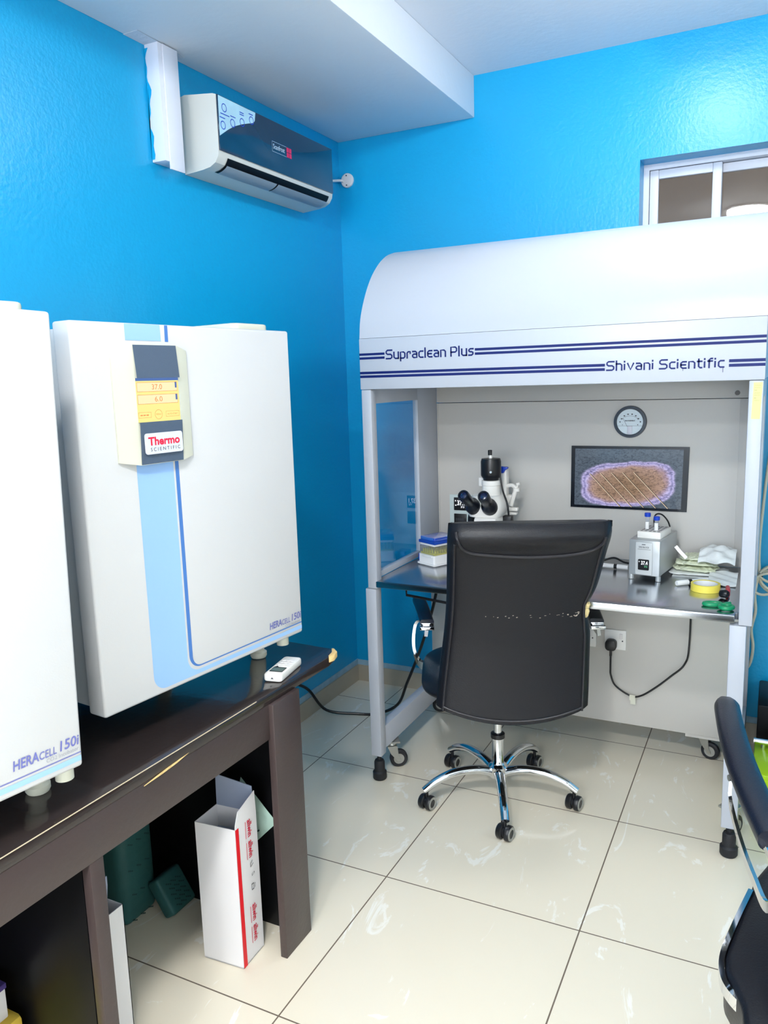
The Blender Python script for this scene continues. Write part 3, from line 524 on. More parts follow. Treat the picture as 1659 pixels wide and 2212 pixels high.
bm = new(); tube(bm, [(1.505, -0.43, 0.968), (1.503, -0.43, 1.0), (1.512, -0.43, 1.016), (1.53, -0.42, 1.012), (1.548, -0.40, 0.985), (1.556, -0.38, 0.95)], 0.0028); put('probe_lead', bm, 'blk', hb)
for (tx, ty, ztop, lab) in ((1.487, -0.48, 1.026, 'thin tube with blue cap standing at the back left of the heater block'), (1.521, -0.50, 1.018, 'thin tube with blue cap and white label at the front of the heater block')):
    o = thing('test_tube', lab, 'test tube', (tx, ty, 0.968))
    bm = new(); lathe(bm, [(0, 0.968), (0.0065, 0.968), (0.0068, ztop - 0.012), (0, ztop - 0.012)], Matrix.Translation((tx, ty, 0)), 16); put('tube_wall', bm, 'clear', o)
    bm = new(); lathe(bm, [(0, ztop - 0.012), (0.0105, ztop - 0.012), (0.011, ztop - 0.01), (0.011, ztop), (0.009, ztop + 0.002), (0, ztop + 0.002)], Matrix.Translation((tx, ty, 0)), 20); put('cap', bm, 'blue', o)
    bm = new(); lathe(bm, [(0, 0.969), (0.0072, 0.969), (0.0072, 0.996), (0, 0.996)], Matrix.Translation((tx - 0.001, ty - 0.001, 0)), 16); put('paper_label', bm, 'white', o)
# --- gauze and bags at the right end
bm = new()
def crumple(cx, cy, z0, lx, ly, h, seed, rz=0.0, amp=0.012):
    rnd = random.Random(seed); ph = [rnd.uniform(0, 6.28) for _ in range(8)]; ca, sa = math.cos(rz), math.sin(rz)
    def f(u, v):
        a = 2 * PI * u; k = math.sin(PI * (0.06 + 0.88 * v)) ** 0.5
        w = 1 + 0.07 * math.sin(3 * a + ph[0] + 4 * v) + 0.05 * math.sin(7 * a + ph[1] + 9 * v)
        x = lx / 2 * k * w * math.copysign(abs(math.cos(a)) ** 0.6, math.cos(a)); y = ly / 2 * k * w * math.copysign(abs(math.sin(a)) ** 0.6, math.sin(a))
        z = z0 + h * v + amp * v * (math.sin(22 * x / lx * 2 + ph[2]) * math.sin(9 * y / ly * 2 + ph[3]) + 0.6 * math.sin(31 * (x + y) + ph[4]))
        return Vector((cx + x * ca - y * sa, cy + x * sa + y * ca, max(z, z0)))
    return f
def blob(bm, *a, **k):
    surf(bm, crumple(*a, **k), 48, 14); bmesh.ops.remove_doubles(bm, verts=bm.verts[:], dist=1e-5); bmesh.ops.holes_fill(bm, edges=[e for e in bm.edges if e.is_boundary], sides=0)
b1 = new(); box(b1, (1.575, -0.47, ZW), (1.76, -0.33, ZW + 0.0005)); blob(b1, 1.67, -0.395, ZW + 0.001, 0.21, 0.13, 0.012, 3, 0.05, 0.002); mrg(bm, b1)
solo('flat_pouch', bm, 'poly', 'flat clear pouch lying under the folded gauze', 'pouch')
for i, (z, l, d_, lab) in enumerate(((0.013, 0.155, 0.105, 'bottom folded greenish gauze pad of the pile beside the heater'), (0.032, 0.145, 0.10, 'middle folded greenish gauze pad of the pile beside the heater'), (0.050, 0.125, 0.10, 'top greenish gauze pad beside the heater, white strip on it'))):
    bm = new(); blob(bm, 1.65 + 0.004 * i, -0.40 + 0.008 * i, ZW + z, l, d_, 0.017, 10 + i, 0.05 * i, 0.004); solo('gauze_pad', bm, 'gauze', lab, 'gauze', 'gauze pads')
bm = new(); sweep(bm, spline([(1.583, -0.455, ZW + 0.108), (1.60, -0.462, ZW + 0.09), (1.622, -0.47, ZW + 0.07)], 4), rect(0.012, 0.003), up=(0, -1, 0.3)); solo('paper_strip', bm, 'white', 'white paper strip leaning on the gauze against the heater', 'strip')
bm = new()
def bag(u, v):
    x = 1.66 + 0.122 * u; y = -0.47 + 0.15 * v + 0.01 * math.sin(9 * u)
    z = ZW + 0.040 + 0.062 * math.sin(PI * (0.12 + 0.62 * v)) * (0.72 + 0.28 * math.sin(PI * u)) + 0.004 * math.sin(9 * u + 14 * v) + 0.0025 * math.sin(21 * v - 8 * u)
    return Vector((x, y, z))
surf(bm, bag, 26, 16); r = bmesh.ops.solidify(bm, geom=bm.faces[:], thickness=0.004)
solo('plastic_bag', bm, 'poly', 'crumpled white plastic bag draped over the gauze at the right post', 'bag')
bm = new(); surf(bm, lambda u, v: Vector((1.70 + 0.092 * u, -0.565 + 0.14 * v, ZW + 0.003 + 0.016 * v + 0.005 * math.sin(4 * u + 9 * v) ** 2)), 20, 12); bmesh.ops.solidify(bm, geom=bm.faces[:], thickness=0.002)
solo('clear_wrapper', bm, 'poly', 'clear crinkled wrapper at the foot of the bags behind the tape roll', 'wrapper')
# --- small items
def marker(p0, p1, lab, name='marker_pen'):
    p0, p1 = Vector(p0), Vector(p1); d = (p1 - p0); L_ = d.length; T = Matrix.Translation(p0) @ d.to_track_quat('Z', 'Y').to_matrix().to_4x4()
    o = thing(name, lab, 'pen', (p0.x, p0.y, ZW))
    bm = new(); lathe(bm, [(0, 0), (0.008, 0.0), (0.0092, 0.003), (0.0092, L_ * 0.36), (0, L_ * 0.36)], T, 16); put('cap', bm, 'white', o)
    bm = new(); lathe(bm, [(0, L_ * 0.36), (0.0095, L_ * 0.36), (0.0095, L_ * 0.46), (0, L_ * 0.46)], T, 16); put('collar', bm, 'blk', o)
    bm = new(); lathe(bm, [(0, L_ * 0.46), (0.0085, L_ * 0.46), (0.0085, L_ * 0.98), (0.007, L_), (0, L_)], T, 16); put('barrel', bm, 'white', o)
marker((1.605, -0.605, ZW + 0.0096), (1.70, -0.52, ZW + 0.0096), 'white marker pen with black collar beside the yellow tape roll')
marker((1.415, -0.43, ZW + 0.0096), (1.30, -0.418, ZW + 0.0096), 'white marker pen lying left of the silver heater')
o = thing('tape_roll', 'roll of yellow tape lying flat on the steel worktop', 'tape', (1.70, -0.628, ZW))
bm = new(); lathe(bm, [(0.039, 0), (0.047, 0), (0.047, 0.024), (0.039, 0.024), (0.039, 0)], o.matrix_basis.copy() if False else Matrix.Translation((1.70, -0.628, ZW)), 40); put('tape', bm, 'yellow', o)
bm = new(); lathe(bm, [(0.0365, 0.001), (0.0388, 0.001), (0.0388, 0.023), (0.0365, 0.023), (0.0365, 0.001)], Matrix.Translation((1.70, -0.628, ZW)), 40); put('core', bm, 'white', o)
bm = new(); T = fr((1.771, -0.69, ZW + 0.007), (0, 0, 1), (1, 0, 0)); d0 = Vector((1.775, -0.705, ZW + 0.0075)); d1 = Vector((1.767, -0.59, ZW + 0.0075)); TT = Matrix.Translation(d0) @ (d1 - d0).to_track_quat('Z', 'Y').to_matrix().to_4x4()
lathe(bm, [(0, 0), (0.004, 0.0), (0.006, 0.01), (0.006, 0.05), (0.0072, 0.055), (0.0072, 0.11), (0.005, 0.116), (0, 0.116)], TT, 16); solo('red_pen', bm, 'pen_red', 'red capped pen pointing at the right post', 'pen')
bm = new(); lathe(bm, [(0, 0.0), (0.011, 0.0), (0.013, 0.004), (0.013, 0.02), (0.009, 0.026), (0, 0.026)], Matrix.Translation((1.752, -0.708, ZW + 0.0132)) @ Matrix.Rotation(math.radians(80), 4, Vector((0.5, 1, 0))), 20); solo('black_stopper', bm, 'blk', 'small round black stopper left of the red pen', 'stopper')
o = thing('scissors', 'green-handled scissors at the right front edge of the worktop', 'scissors', (1.755, -0.83, ZW))
for k, (cx, cy, a, lx, ly) in enumerate(((1.735, -0.815, 0.25, 0.026, 0.013), (1.777, -0.848, 0.5, 0.020, 0.018))):
    bm = new(); pts = [Vector((cx + lx * math.cos(t) * math.cos(a) - ly * math.sin(t) * math.sin(a), cy + lx * math.cos(t) * math.sin(a) + ly * math.sin(t) * math.cos(a), ZW + 0.007 + 0.003 * k)) for t in [2 * PI * i / 24 for i in range(25)]]
    sweep(bm, pts, circ(0.0055, 10, 0.0065)); tube(bm, [(cx + 0.02, cy + 0.005, ZW + 0.008), (1.77, -0.81, ZW + 0.008), (1.785, -0.79, ZW + 0.007)], 0.005); put('handle', bm, 'green', o)
bm = new(); prism(bm, [(0, -0.004), (0.075, 0.0), (0, 0.006)], Matrix.Translation((1.783, -0.795, ZW + 0.005)) @ Matrix.Rotation(math.radians(95), 4, 'Z'), 0.003); put('blades', bm, 'chrome', o)
bm = new(); tube(bm, [(1.30, -0.335, ZW + 0.006), (1.345, -0.33, ZW + 0.02), (1.39, -0.36, ZW + 0.012), (1.44, -0.40, ZW + 0.02), (1.462, -0.40, ZW + 0.03)], 0.004); solo('heater_lead', bm, 'blk', 'black lead running along the worktop into the silver heater', 'cable')
# --- note on the right post
o = thing('paper_note', 'yellow handwritten paper note taped to the right post of the hood', 'note', (1.838, -0.902, 1.387))
bm = new(); prism(bm, [(1.823, 1.387), (1.846, 1.387), (1.8495, 1.4915), (1.826, 1.491)], XZ(-0.9004), 0.0008); put('paper', bm, 'note', o)
bm = new()
for k, (w, z) in enumerate(((0.016, 1.483), (0.016, 1.476), (0.006, 1.469), (0.014, 1.461), (0.016, 1.455), (0.005, 1.447), (0.013, 1.440))):
    pts = [Vector((1.829 + w * i / 9 + 0.0005 * math.sin(k), -0.9014, z + 0.0014 * math.sin(i * 2.3 + k))) for i in range(10)]; sweep(bm, pts, rect(0.0006, 0.0004), up=(0, -1, 0))
put('handwriting', bm, 'ink_pencil', o)
# --- coiled cable right of the hood, hanging from the hood side
o = thing('coiled_cable', 'beige cable hanging in a tied coil beside the right side of the hood', 'cable', (1.90, -0.05, 0.30))
bm = new(); tube(bm, [(1.856, -0.05, 1.46), (1.885, -0.05, 1.45), (1.877, -0.05, 1.28), (1.863, -0.05, 1.1), (1.852, -0.05, 0.90), (1.851, -0.05, 0.80), (1.855, -0.05, 0.735)], 0.006); put('drop', bm, 'cable_w', o)
bm = new(); tube(bm, [(1.858, -0.052, 0.74), (1.848, -0.055, 0.70), (1.843, -0.055, 0.64), (1.848, -0.05, 0.575), (1.836, -0.05, 0.50), (1.845, -0.05, 0.43), (1.838, -0.05, 0.36), (1.815, -0.06, 0.32)], 0.006); put('tail', bm, 'cable_w', o)
for k, (lx, lz, rz) in enumerate(((0.13, 0.04, 0.55), (0.12, 0.05, 0.2), (0.14, 0.035, -0.1), (0.08, 0.05, 1.0))):
    pts = [Vector((1.858 + (lx - lx * math.cos(t)) * 0.5 * math.cos(-rz) - lz * math.sin(t) * math.sin(-rz), -0.045 - 0.008 * k + 0.004 * math.sin(t), 0.728 + (lx - lx * math.cos(t)) * 0.5 * math.sin(-rz) + lz * math.sin(t) * math.cos(-rz))) for t in [2 * PI * i / 24 for i in range(25)]]
    bm = new(); sweep(bm, pts, circ(0.0055, 8), up=(0, 1, 0.1)); put('loop', bm, 'cable_w', o)
bm = new(); lathe(bm, [(0.010, -0.006), (0.0125, -0.006), (0.0125, 0.006), (0.010, 0.006), (0.010, -0.006)], fr((1.862, -0.055, 0.728), (0, 0, 1), (0, 1, 0))); put('cable_tie', bm, 'blk', o)
# --- black cable behind the left side of the hood
bm = new(); tube(bm, [(0.66, -0.45, 0.77), (0.63, -0.45, 0.60), (0.55, -0.42, 0.38), (0.47, -0.40, 0.20), (0.40, -0.36, 0.07), (0.30, -0.37, 0.012), (0.20, -0.40, 0.0075), (0.08, -0.46, 0.03), (0.03, -0.52, 0.14), (0.02, -0.6, 0.2)], 0.0065); solo('black_power_lead', bm, 'blk', 'black lead dropping behind the left hood post and looping along the floor', 'cable')

# ------------------------------------------------------------------ black table along the left wall
tab = thing('black_table', 'long dark glossy wooden table along the left wall with a chipped corner', 'table', (0.42, -2.6, 0))
TY0, TY1 = -3.6, -1.487
fxat = lambda y: 0.771 + (y + 1.493) * 0.0222
bm = new(); poly = [(0.02, TY0), (fxat(TY0), TY0), (fxat(-1.55), -1.555), (0.762, -1.51), (0.742, TY1 + 0.002), (0.72, TY1), (0.02, -1.44)]
prism(bm, poly, Matrix.Translation((0, 0, 0.7225)), 0.0275, 0.003); top = put('tabletop', bm, 'wood', tab)
bm = new(); box(bm, (fxat(TY0) - 0.0006, TY0, 0.7488), (fxat(TY0) + 0.0006, -1.9, 0.7505)); 
for v in bm.verts: v.co.x += (v.co.y - TY0) * 0.0222
put('worn_edge', bm, 'edge', top)
bm = new(); prism(bm, [(0.7705, -1.558), (0.776, -1.535), (0.768, -1.505), (0.745, -1.4835), (0.738, -1.486), (0.755, -1.515), (0.761, -1.545)], Matrix.Translation((0, 0, 0.7335)), 0.0172, 0.002); put('chipped_corner', bm, 'raw', top)
bm = new(); prism(bm, [(-2.29, 0.7185), (-2.25, 0.7225), (-2.18, 0.7275), (-2.15, 0.7285), (-2.19, 0.7225), (-2.24, 0.7195)], YZ(fxat(-2.22) - 0.0002), 0.0022); put('chip', bm, 'raw', top)
bm = new(); box(bm, (0.72, TY0, 0.63), (0.742, -1.735, 0.7225), 0.001)
for v in bm.verts: v.co.x += (v.co.y + 1.493) * 0.0222 + 0.029
put('apron', bm, 'wood_front', tab)
bm = new(); box(bm, (0.756, -1.852, 0), (0.777, -1.728, 0.7225), 0.002); put('leg', bm, 'wood_front', tab)
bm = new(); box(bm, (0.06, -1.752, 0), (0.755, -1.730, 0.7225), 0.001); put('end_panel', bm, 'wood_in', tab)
bm = new(); box(bm, (0.05, -2.437, 0), (0.721, -2.409, 0.7225), 0.001); dv = put('divider', bm, 'wood_in', tab)  # black here carries the bay's shade in its colour
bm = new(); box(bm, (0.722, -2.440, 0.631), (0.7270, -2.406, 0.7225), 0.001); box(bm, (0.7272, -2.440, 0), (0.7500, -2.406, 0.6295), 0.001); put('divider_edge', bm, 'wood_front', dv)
bm = new(); box(bm, (0.03, TY0, 0.02), (0.05, -1.745, 0.7225)); put('back_shade_sheet', bm, 'wood_in', tab)  # added black sheet in place of the shaded wall
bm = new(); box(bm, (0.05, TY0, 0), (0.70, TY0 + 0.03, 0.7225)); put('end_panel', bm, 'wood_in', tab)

# ------------------------------------------------------------------ incubators
def incubator(name, label, right, nrm, width, ztop, zbot, full, roll=0.0):
    """right: floor xy of the right front door edge; face direction nrm"""
    n = Vector((*nrm, 0)).normalized(); w = Vector((-n.y, n.x, 0))
    O = Vector((right[0], right[1], 0)) - w * width            # left front edge
    th = thing(name, label, 'incubator', (O.x - n.x * 0.3 + w.x * width / 2, O.y - n.y * 0.3 + w.y * width / 2, 0.75))
    F = fr(O, w, (0, 0, 1))                                     # x along face, y up, z out
    if roll: F = F @ Matrix.Translation((width, ztop, 0)) @ Matrix.Rotation(roll, 4, 'Z') @ Matrix.Translation((-width, -ztop, 0))
    FB = fr(O, w, (0, 0, 1))
    bm = new(); box(bm, (0.0, zbot, -0.055), (width, ztop, 0.0), 0.006, T=F, seg=3); door = put('door', bm, 'enamel', th)
    bm = new(); box(bm, (0.018, zbot + 0.004, -0.60), (width - 0.005, ztop - 0.012, -0.061), 0.006, T=FB); box(bm, (0.03, zbot + 0.02, -0.064), (width - 0.02, ztop - 0.03, -0.05), T=FB); body = put('body', bm, 'enamel_grey', th)
    bm = new(); prism(bm, rrect(width - 0.135, -0.56, width - 0.002, -0.062, 0.022), fr(O + Vector((0, 0, ztop - 0.0125)), w, n), -0.033, 0.005); put('top_cover', bm, 'cream', body)
    # feet
    for fxw, fz in ((0.05, -0.27), (width - 0.03, -0.145), (0.06, -0.5), (width - 0.06, -0.5)):
        p = FB @ Vector((fxw, 0, fz)); bm = new()
        lathe(bm, [(0, 0.7505), (0.021, 0.7505), (0.024, 0.756), (0.024, 0.766), (0.017, 0.77), (0.017, 0.80), (0.022, 0.803), (0.022, zbot + 0.006), (0, zbot + 0.006)], Matrix.Translation((p.x, p.y, 0)), 24); put('foot', bm, 'cream', th)
    for fxw in (width - 0.085,):
        p = FB @ Vector((fxw + 0.065, 0, -0.03)); bm = new(); cyl(bm, (p.x - 0.02, p.y - 0.01, zbot - 0.035), (p.x - 0.02, p.y - 0.01, zbot + 0.004), 0.017); put('door_stop', bm, 'cream', door)
    e = 0.0006
    def Q(u, z, k=1.0): return F @ Vector((u, z, e * k))
    W_ = width
    # decoration: stripes and lettering at the right foot of the door
    off = W_ - 0.664
    bm = new()
    if full:
        def band(u0, u1, mt, z0, z1, r0, r1, zt, u_end):
            bm = new()
            """vertical band u0..u1 from zt down, turning right into a band z0..z1"""
            outer = [(u0, zt)] + [(u0 + r0 - r0 * math.cos(math.radians(a)), z0 + r0 - r0 * math.sin(math.radians(a))) for a in range(0, 91, 10)] + [(u_end, z0)]
            inner = [(u1, zt)] + [(u1 + r1 - r1 * math.cos(math.radians(a)), z1 + r1 - r1 * math.sin(math.radians(a))) for a in range(0, 91, 10)] + [(u_end, z1)]
            for i in range(len(outer) - 1): quad(bm, [Q(*outer[i]), Q(*outer[i + 1]), Q(*inner[i + 1]), Q(*inner[i])])
            bmesh.ops.remove_doubles(bm, verts=bm.verts[:], dist=1e-6); put('stripe', bm, mt, door)
        band(0.1345, 0.237, 'stripe', 0.8515, 0.8615, 0.035, 0.035, 1.366, W_ - 0.004); quad(bm, [Q(0.132, 1.629), Q(0.2285, 1.629), Q(0.2275, 1.6635), Q(0.132, 1.6635)])
        put('stripe', bm, 'stripe', door); bm = new()
        band(0.2425, 0.253, 'stripe_d', 0.8685, 0.8715, 0.034, 0.026, 1.366, W_ - 0.004); quad(bm, [Q(0.2395, 1.628), Q(0.2490, 1.628), Q(0.2495, 1.6635), Q(0.2403, 1.6635)])
        put('stripe', bm, 'stripe_d', door)
    else:
        quad(bm, [Q(0.14, 0.8515), Q(W_ - 0.004, 0.8515), Q(W_ - 0.004, 0.8615), Q(0.14, 0.8615)]); put('stripe', bm, 'stripe', door); bm = new()
        quad(bm, [Q(0.25, 0.8665), Q(W_ - 0.004, 0.8665), Q(W_ - 0.004, 0.8685), Q(0.25, 0.8685)]); put('stripe', bm, 'ink_v', door)
    bm = new(); u0 = W_ - 0.137
    text(bm, 'HERA', F @ Matrix.Translation((u0, 0.8835, e)), 0.049, 0.0185, bold=0.02, shear=0.12); text(bm, 'CELL', F @ Matrix.Translation((u0 + 0.050, 0.8835, e)), 0.034, 0.0145, bold=0.005, shear=0.12); text(bm, '150i', F @ Matrix.Translation((u0 + 0.091, 0.8835, e)), 0.040, 0.0195, bold=0.015, shear=0.12)
    put('lettering', bm, 'ink_v', door)
    bm = new(); text(bm, 'CO2 Incubator', F @ Matrix.Translation((W_ - 0.074, 0.8735, e)), 0.066, 0.0072); put('lettering', bm, 'ink_g', door)
    # control panel
    p0 = 0.088 if full else 0.16
    cpd = 0.018
    bm = new(); z0, z1 = 1.366, 1.620
    def P(u, z, d): return F @ Vector((u, z, d))
    back = [(p0, z0 + 0.009), (p0 + 0.207, z0 + 0.007), (p0 + 0.207, z1 - 0.011), (p0, z1 - 0.011)]
    front = [(p0 + 0.046, z0), (p0 + 0.165, z0), (p0 + 0.165, z1), (p0 + 0.046, z1)]
    t = bmesh.new(); V = [t.verts.new(P(u, z, 0.0003)) for u, z in back] + [t.verts.new(P(u, z, 0.005)) for u, z in back] + [t.verts.new(P(u, z, cpd)) for u, z in front]
    for a in range(4):
        b = (a + 1) % 4; t.faces.new((V[a], V[b], V[4 + b], V[4 + a])); t.faces.new((V[4 + a], V[4 + b], V[8 + b], V[8 + a]))
    t.faces.new(V[8:12]); t.faces.new(V[0:4][::-1]); mrg(bm, t); pan = put('control_panel', bm, 'cream', th, sharp=20)
    a0, a1 = p0 + 0.0465, p0 + 0.1645; zz0, zz1 = 1.457, 1.550
    bm = new(); surf(bm, lambda u, v: P(a0 + (a1 - a0) * u, zz1 + (z1 - 0.001 - zz1) * v, cpd + 0.0008 + 0.006 * (1 - v)), 1, 6); quad(bm, [P(a0, zz1, cpd), P(a1, zz1, cpd), P(a1, zz1, cpd + 0.0068), P(a0, zz1, cpd + 0.0068)]); bmesh.ops.remove_doubles(bm, verts=bm.verts[:], dist=1e-5); put('dark_cover', bm, 'slate', pan)
    bm = new(); surf(bm, lambda u, v: P(a0 + (a1 - a0) * u, z0 + 0.001 + (zz0 - z0 - 0.001) * v, cpd + 0.0008 + 0.005 * v), 1, 6); quad(bm, [P(a0, zz0, cpd), P(a1, zz0, cpd), P(a1, zz0, cpd + 0.0058), P(a0, zz0, cpd + 0.0058)]); bmesh.ops.remove_doubles(bm, verts=bm.verts[:], dist=1e-5); put('dark_cover', bm, 'slate', pan)
    FP = F @ Matrix.Translation((a0, 0, cpd)); wS = a1 - a0
    bm = new(); quad(bm, [FP @ Vector(p) for p in ((0, zz0, 0.0006), (wS, zz0, 0.0006), (wS, zz1, 0.0006), (0, zz1, 0.0006))]); sc = put('touch_screen', bm, 'lcd_y', pan)
    bm = new(); quad(bm, [FP @ Vector(p) for p in ((0, zz1 - 0.006, 0.001), (wS, zz1 - 0.006, 0.001), (wS, zz1, 0.001), (0, zz1, 0.001))])
    for zb in (1.523, 1.497): quad(bm, [FP @ Vector(p) for p in ((0.107, zb + 0.005, 0.0014), (0.112, zb + 0.005, 0.0014), (0.112, zb + 0.018, 0.0014), (0.107, zb + 0.018, 0.0014))])
    put('screen_bar', bm, 'lcd_b', sc)
    bm = new()
    for zb in (1.521, 1.495): quad(bm, [FP @ Vector(p) for p in ((0.002, zb, 0.001), (0.113, zb, 0.001), (0.113, zb + 0.02, 0.001), (0.002, zb + 0.02, 0.001))])
    put('screen_field', bm, 'lcd_w', sc)
    bm = new()
    def frame_(x0, y0, x1, y1, t=0.0008):
        for q in ((x0, y0, x1, y0 + t), (x0, y1 - t, x1, y1), (x0, y0, x0 + t, y1), (x1 - t, y0, x1, y1)): quad(bm, [FP @ Vector((a, b, 0.0016)) for a, b in ((q[0], q[1]), (q[2], q[1]), (q[2], q[3]), (q[0], q[3]))])
    frame_(0.002, 1.521, 0.113, 1.541); frame_(0.002, 1.495, 0.113, 1.515); frame_(0.001, 1.466, 0.035, 1.478, 0.0006); frame_(0.076, 1.466, 0.114, 1.478, 0.0006)
    text(bm, '37.0', FP @ Matrix.Translation((0.042, 1.5255, 0.0014)), 0.028, 0.011); text(bm, '6.0', FP @ Matrix.Translation((0.048, 1.4995, 0.0014)), 0.021, 0.011)
    text(bm, 'AUTO-START', FP @ Matrix.Translation((0.080, 1.470, 0.0014)), 0.03, 0.0035); [box(bm, (0.006 + q, 1.4705, 0.0014), (0.012 + q, 1.473, 0.0016), T=FP) for q in (0, 0.008, 0.016)]; text(bm, 'MENU', FP @ Matrix.Translation((0.0485, 1.4705, 0.0014)), 0.014, 0.0035)
    lathe(bm, [(0.0095, 0.0016), (0.0103, 0.0016)], FP @ Matrix.Translation((0.0555, 1.472, 0)), 28); put('screen_ink', bm, 'lcd_i', sc)
    bm = new(); prism(bm, rrect(0.008, 1.388, 0.113, 1.433, 0.006), FP @ Matrix.Translation((0, 0, 0.0052)), 0.0022); lp = put('logo_plate', bm, 'badge', pan)
    bm = new(); text(bm, 'Thermo', FP @ Matrix.Translation((0.016, 1.4065, 0.0076)), 0.088, 0.0185, bold=0.03); put('lettering', bm, 'red', lp)
    bm = new(); text(bm, 'SCIENTIFIC', FP @ Matrix.Translation((0.021, 1.3945, 0.0076)), 0.083, 0.0075, sp=1.5); put('lettering', bm, 'dkgrey', lp)
    return th
wv = Vector((0.115, 0.993, 0))
incubator('incubator', 'white incubator with blue stripe and yellow touch screen, farther along the table', (0.724, -1.615), (0.993, -0.115), 0.664, 1.665, 0.840, True)
incubator('incubator', 'white incubator cut off by the left edge of the photo', (0.765, -2.419), (0.993, -0.115), 0.70, 1.664, 0.839, False, roll=-0.028)

# ------------------------------------------------------------------ on the table: remote
RT = fr((0.7255, -1.777, 0.7508), (0.99, -0.26, 0), (0.26, 0.99, 0)); RT = RT @ Matrix.Rotation(math.radians(24), 4, 'Z')
rm = thing('remote_control', 'small white air conditioner remote on the dark table below the incubator', 'remote', (0.70, -1.71, 0.75))
bm = new(); prism(bm, rrect(-0.026, 0.0, 0.026, 0.142, 0.010), RT, 0.02, 0.004); bo = put('case', bm, 'remote', rm)
bm = new(); prism(bm, rrect(-0.019, 0.022, 0.019, 0.056, 0.003), RT @ Matrix.Translation((0, 0, 0.0196)), 0.001); prism(bm, [(-0.019, 0.055), (-0.012, 0.064), (-0.006, 0.056)], RT @ Matrix.Translation((0, 0, 0.0196)), 0.0009); dsp = put('display_frame', bm, 'blk', rm)
bm = new(); prism(bm, rrect(-0.017, 0.026, 0.017, 0.05, 0.002), RT @ Matrix.Translation((0, 0, 0.0205)), 0.0006); put('display', bm, 'lcd_grey', dsp)
for i in range(3):
    for j in range(3):
        bm = new(); prism(bm, rrect(-0.018 + i * 0.0125, 0.074 + j * 0.0145, -0.0075 + i * 0.0125, 0.083 + j * 0.0145, 0.003), RT @ Matrix.Translation((0, 0, 0.0196)), 0.0016, 0.0004); put('button', bm, 'card', rm)
bm = new()
for i in range(3): quad(bm, [RT @ Vector((x, y, 0.0202)) for x, y in ((-0.02, 0.0705 + i * 0.0145), (0.02, 0.0705 + i * 0.0145), (0.02, 0.0713 + i * 0.0145), (-0.02, 0.0713 + i * 0.0145))])
prism(bm, [(-0.004, 0), (0.004, 0), (0, 0.005)], RT @ Matrix.Translation((0, -0.0002, 0.008)) @ Matrix.Rotation(PI / 2, 4, 'X'), 0.0004); put('printed_marks', bm, 'dkgrey', bo)

# ------------------------------------------------------------------ under the table
ct = thing('allergy_carton'.replace('allergy_carton', 'supply_carton'), 'open white carton with red band and red lettering under the table', 'carton', (0.63, -1.885, 0))
c0, c1, c2 = Vector((0.692, -1.931, 0)), Vector((0.567, -1.938, 0)), Vector((0.689, -1.834, 0)); c3 = c1 + c2 - c0
def wallq(bm, a, b, z0, z1, th=0.002):
    d = (b - a); n_ = Vector((-d.y, d.x, 0)).normalized() * th
    prism(bm, [(a.x, a.y), (b.x, b.y), (b.x + n_.x, b.y + n_.y), (a.x + n_.x, a.y + n_.y)], Matrix.Translation((0, 0, z0)), z1 - z0)
bm = new(); H = 0.40
for a, b in ((c1, c0), (c0, c2), (c2, c3), (c3, c1)): wallq(bm, a, b, 0.001, H)
prism(bm, [(p.x, p.y) for p in (c1, c0, c2, c3)], Matrix.Translation((0, 0, 0.001)), 0.003); put('carton_walls', bm, 'card', ct)
bm = new(); prism(bm, [(c0.x - 0.005, c0.y + 0.006), (c2.x - 0.005, c2.y - 0.006), (c3.x + 0.005, c3.y - 0.006), (c1.x + 0.005, c1.y + 0.006)], Matrix.Translation((0, 0, 0.31)), 0.03); put('contents', bm, 'card_in', ct)
SF = fr(c0 + Vector((0.0009, 0, 0)), (c2 - c0), (0, 0, 1)); LW = (c2 - c0).length
bm = new(); prism(bm, [(0.001, H), (LW - 0.001, H), (LW - 0.004, H + 0.064), (0.016, H + 0.042), (0.003, H + 0.012)], SF @ Matrix.Translation((0, 0, -0.002)), 0.002); put('flap', bm, 'card', ct)
BF = fr(c3, (c2 - c3), (0, -0.25, 1)); bm = new(); prism(bm, [(0.002, H), (0.122, H), (0.118, H + 0.075), (0.004, H + 0.09)], fr(c3 + Vector((0, -0.002, 0)), (c2 - c3), (0, 0, 1)), 0.002); put('flap', bm, 'card_in', ct)
bm = new(); quad(bm, [SF @ Vector(p) for p in ((0.0005, 0.001, 0.0004), (0.0165, 0.001, 0.0004), (0.0145, H, 0.0004), (0.0005, H, 0.0004))]); put('red_band', bm, 'red_band', ct)
bm = new(); bk = new()
for zt in (0.40, 0.34, 0.155, 0.095):
    T = SF @ fr((0.052, zt - 0.001, 0.0004), (0, -1, 0), (1, 0, 0)); text(bm, 'allwin', T, 0.048, 0.020, bold=0.015)
    T2 = SF @ fr((0.044, zt - 0.001, 0.0004), (0, -1, 0), (1, 0, 0)); box(bm, (0, 0, 0), (0.048, 0.0016, 0.0002), T=T2)
put('lettering', bm, 'red', ct)
bm = bk; cc = SF @ Matrix.Translation((0.062, 0, 0.0005))
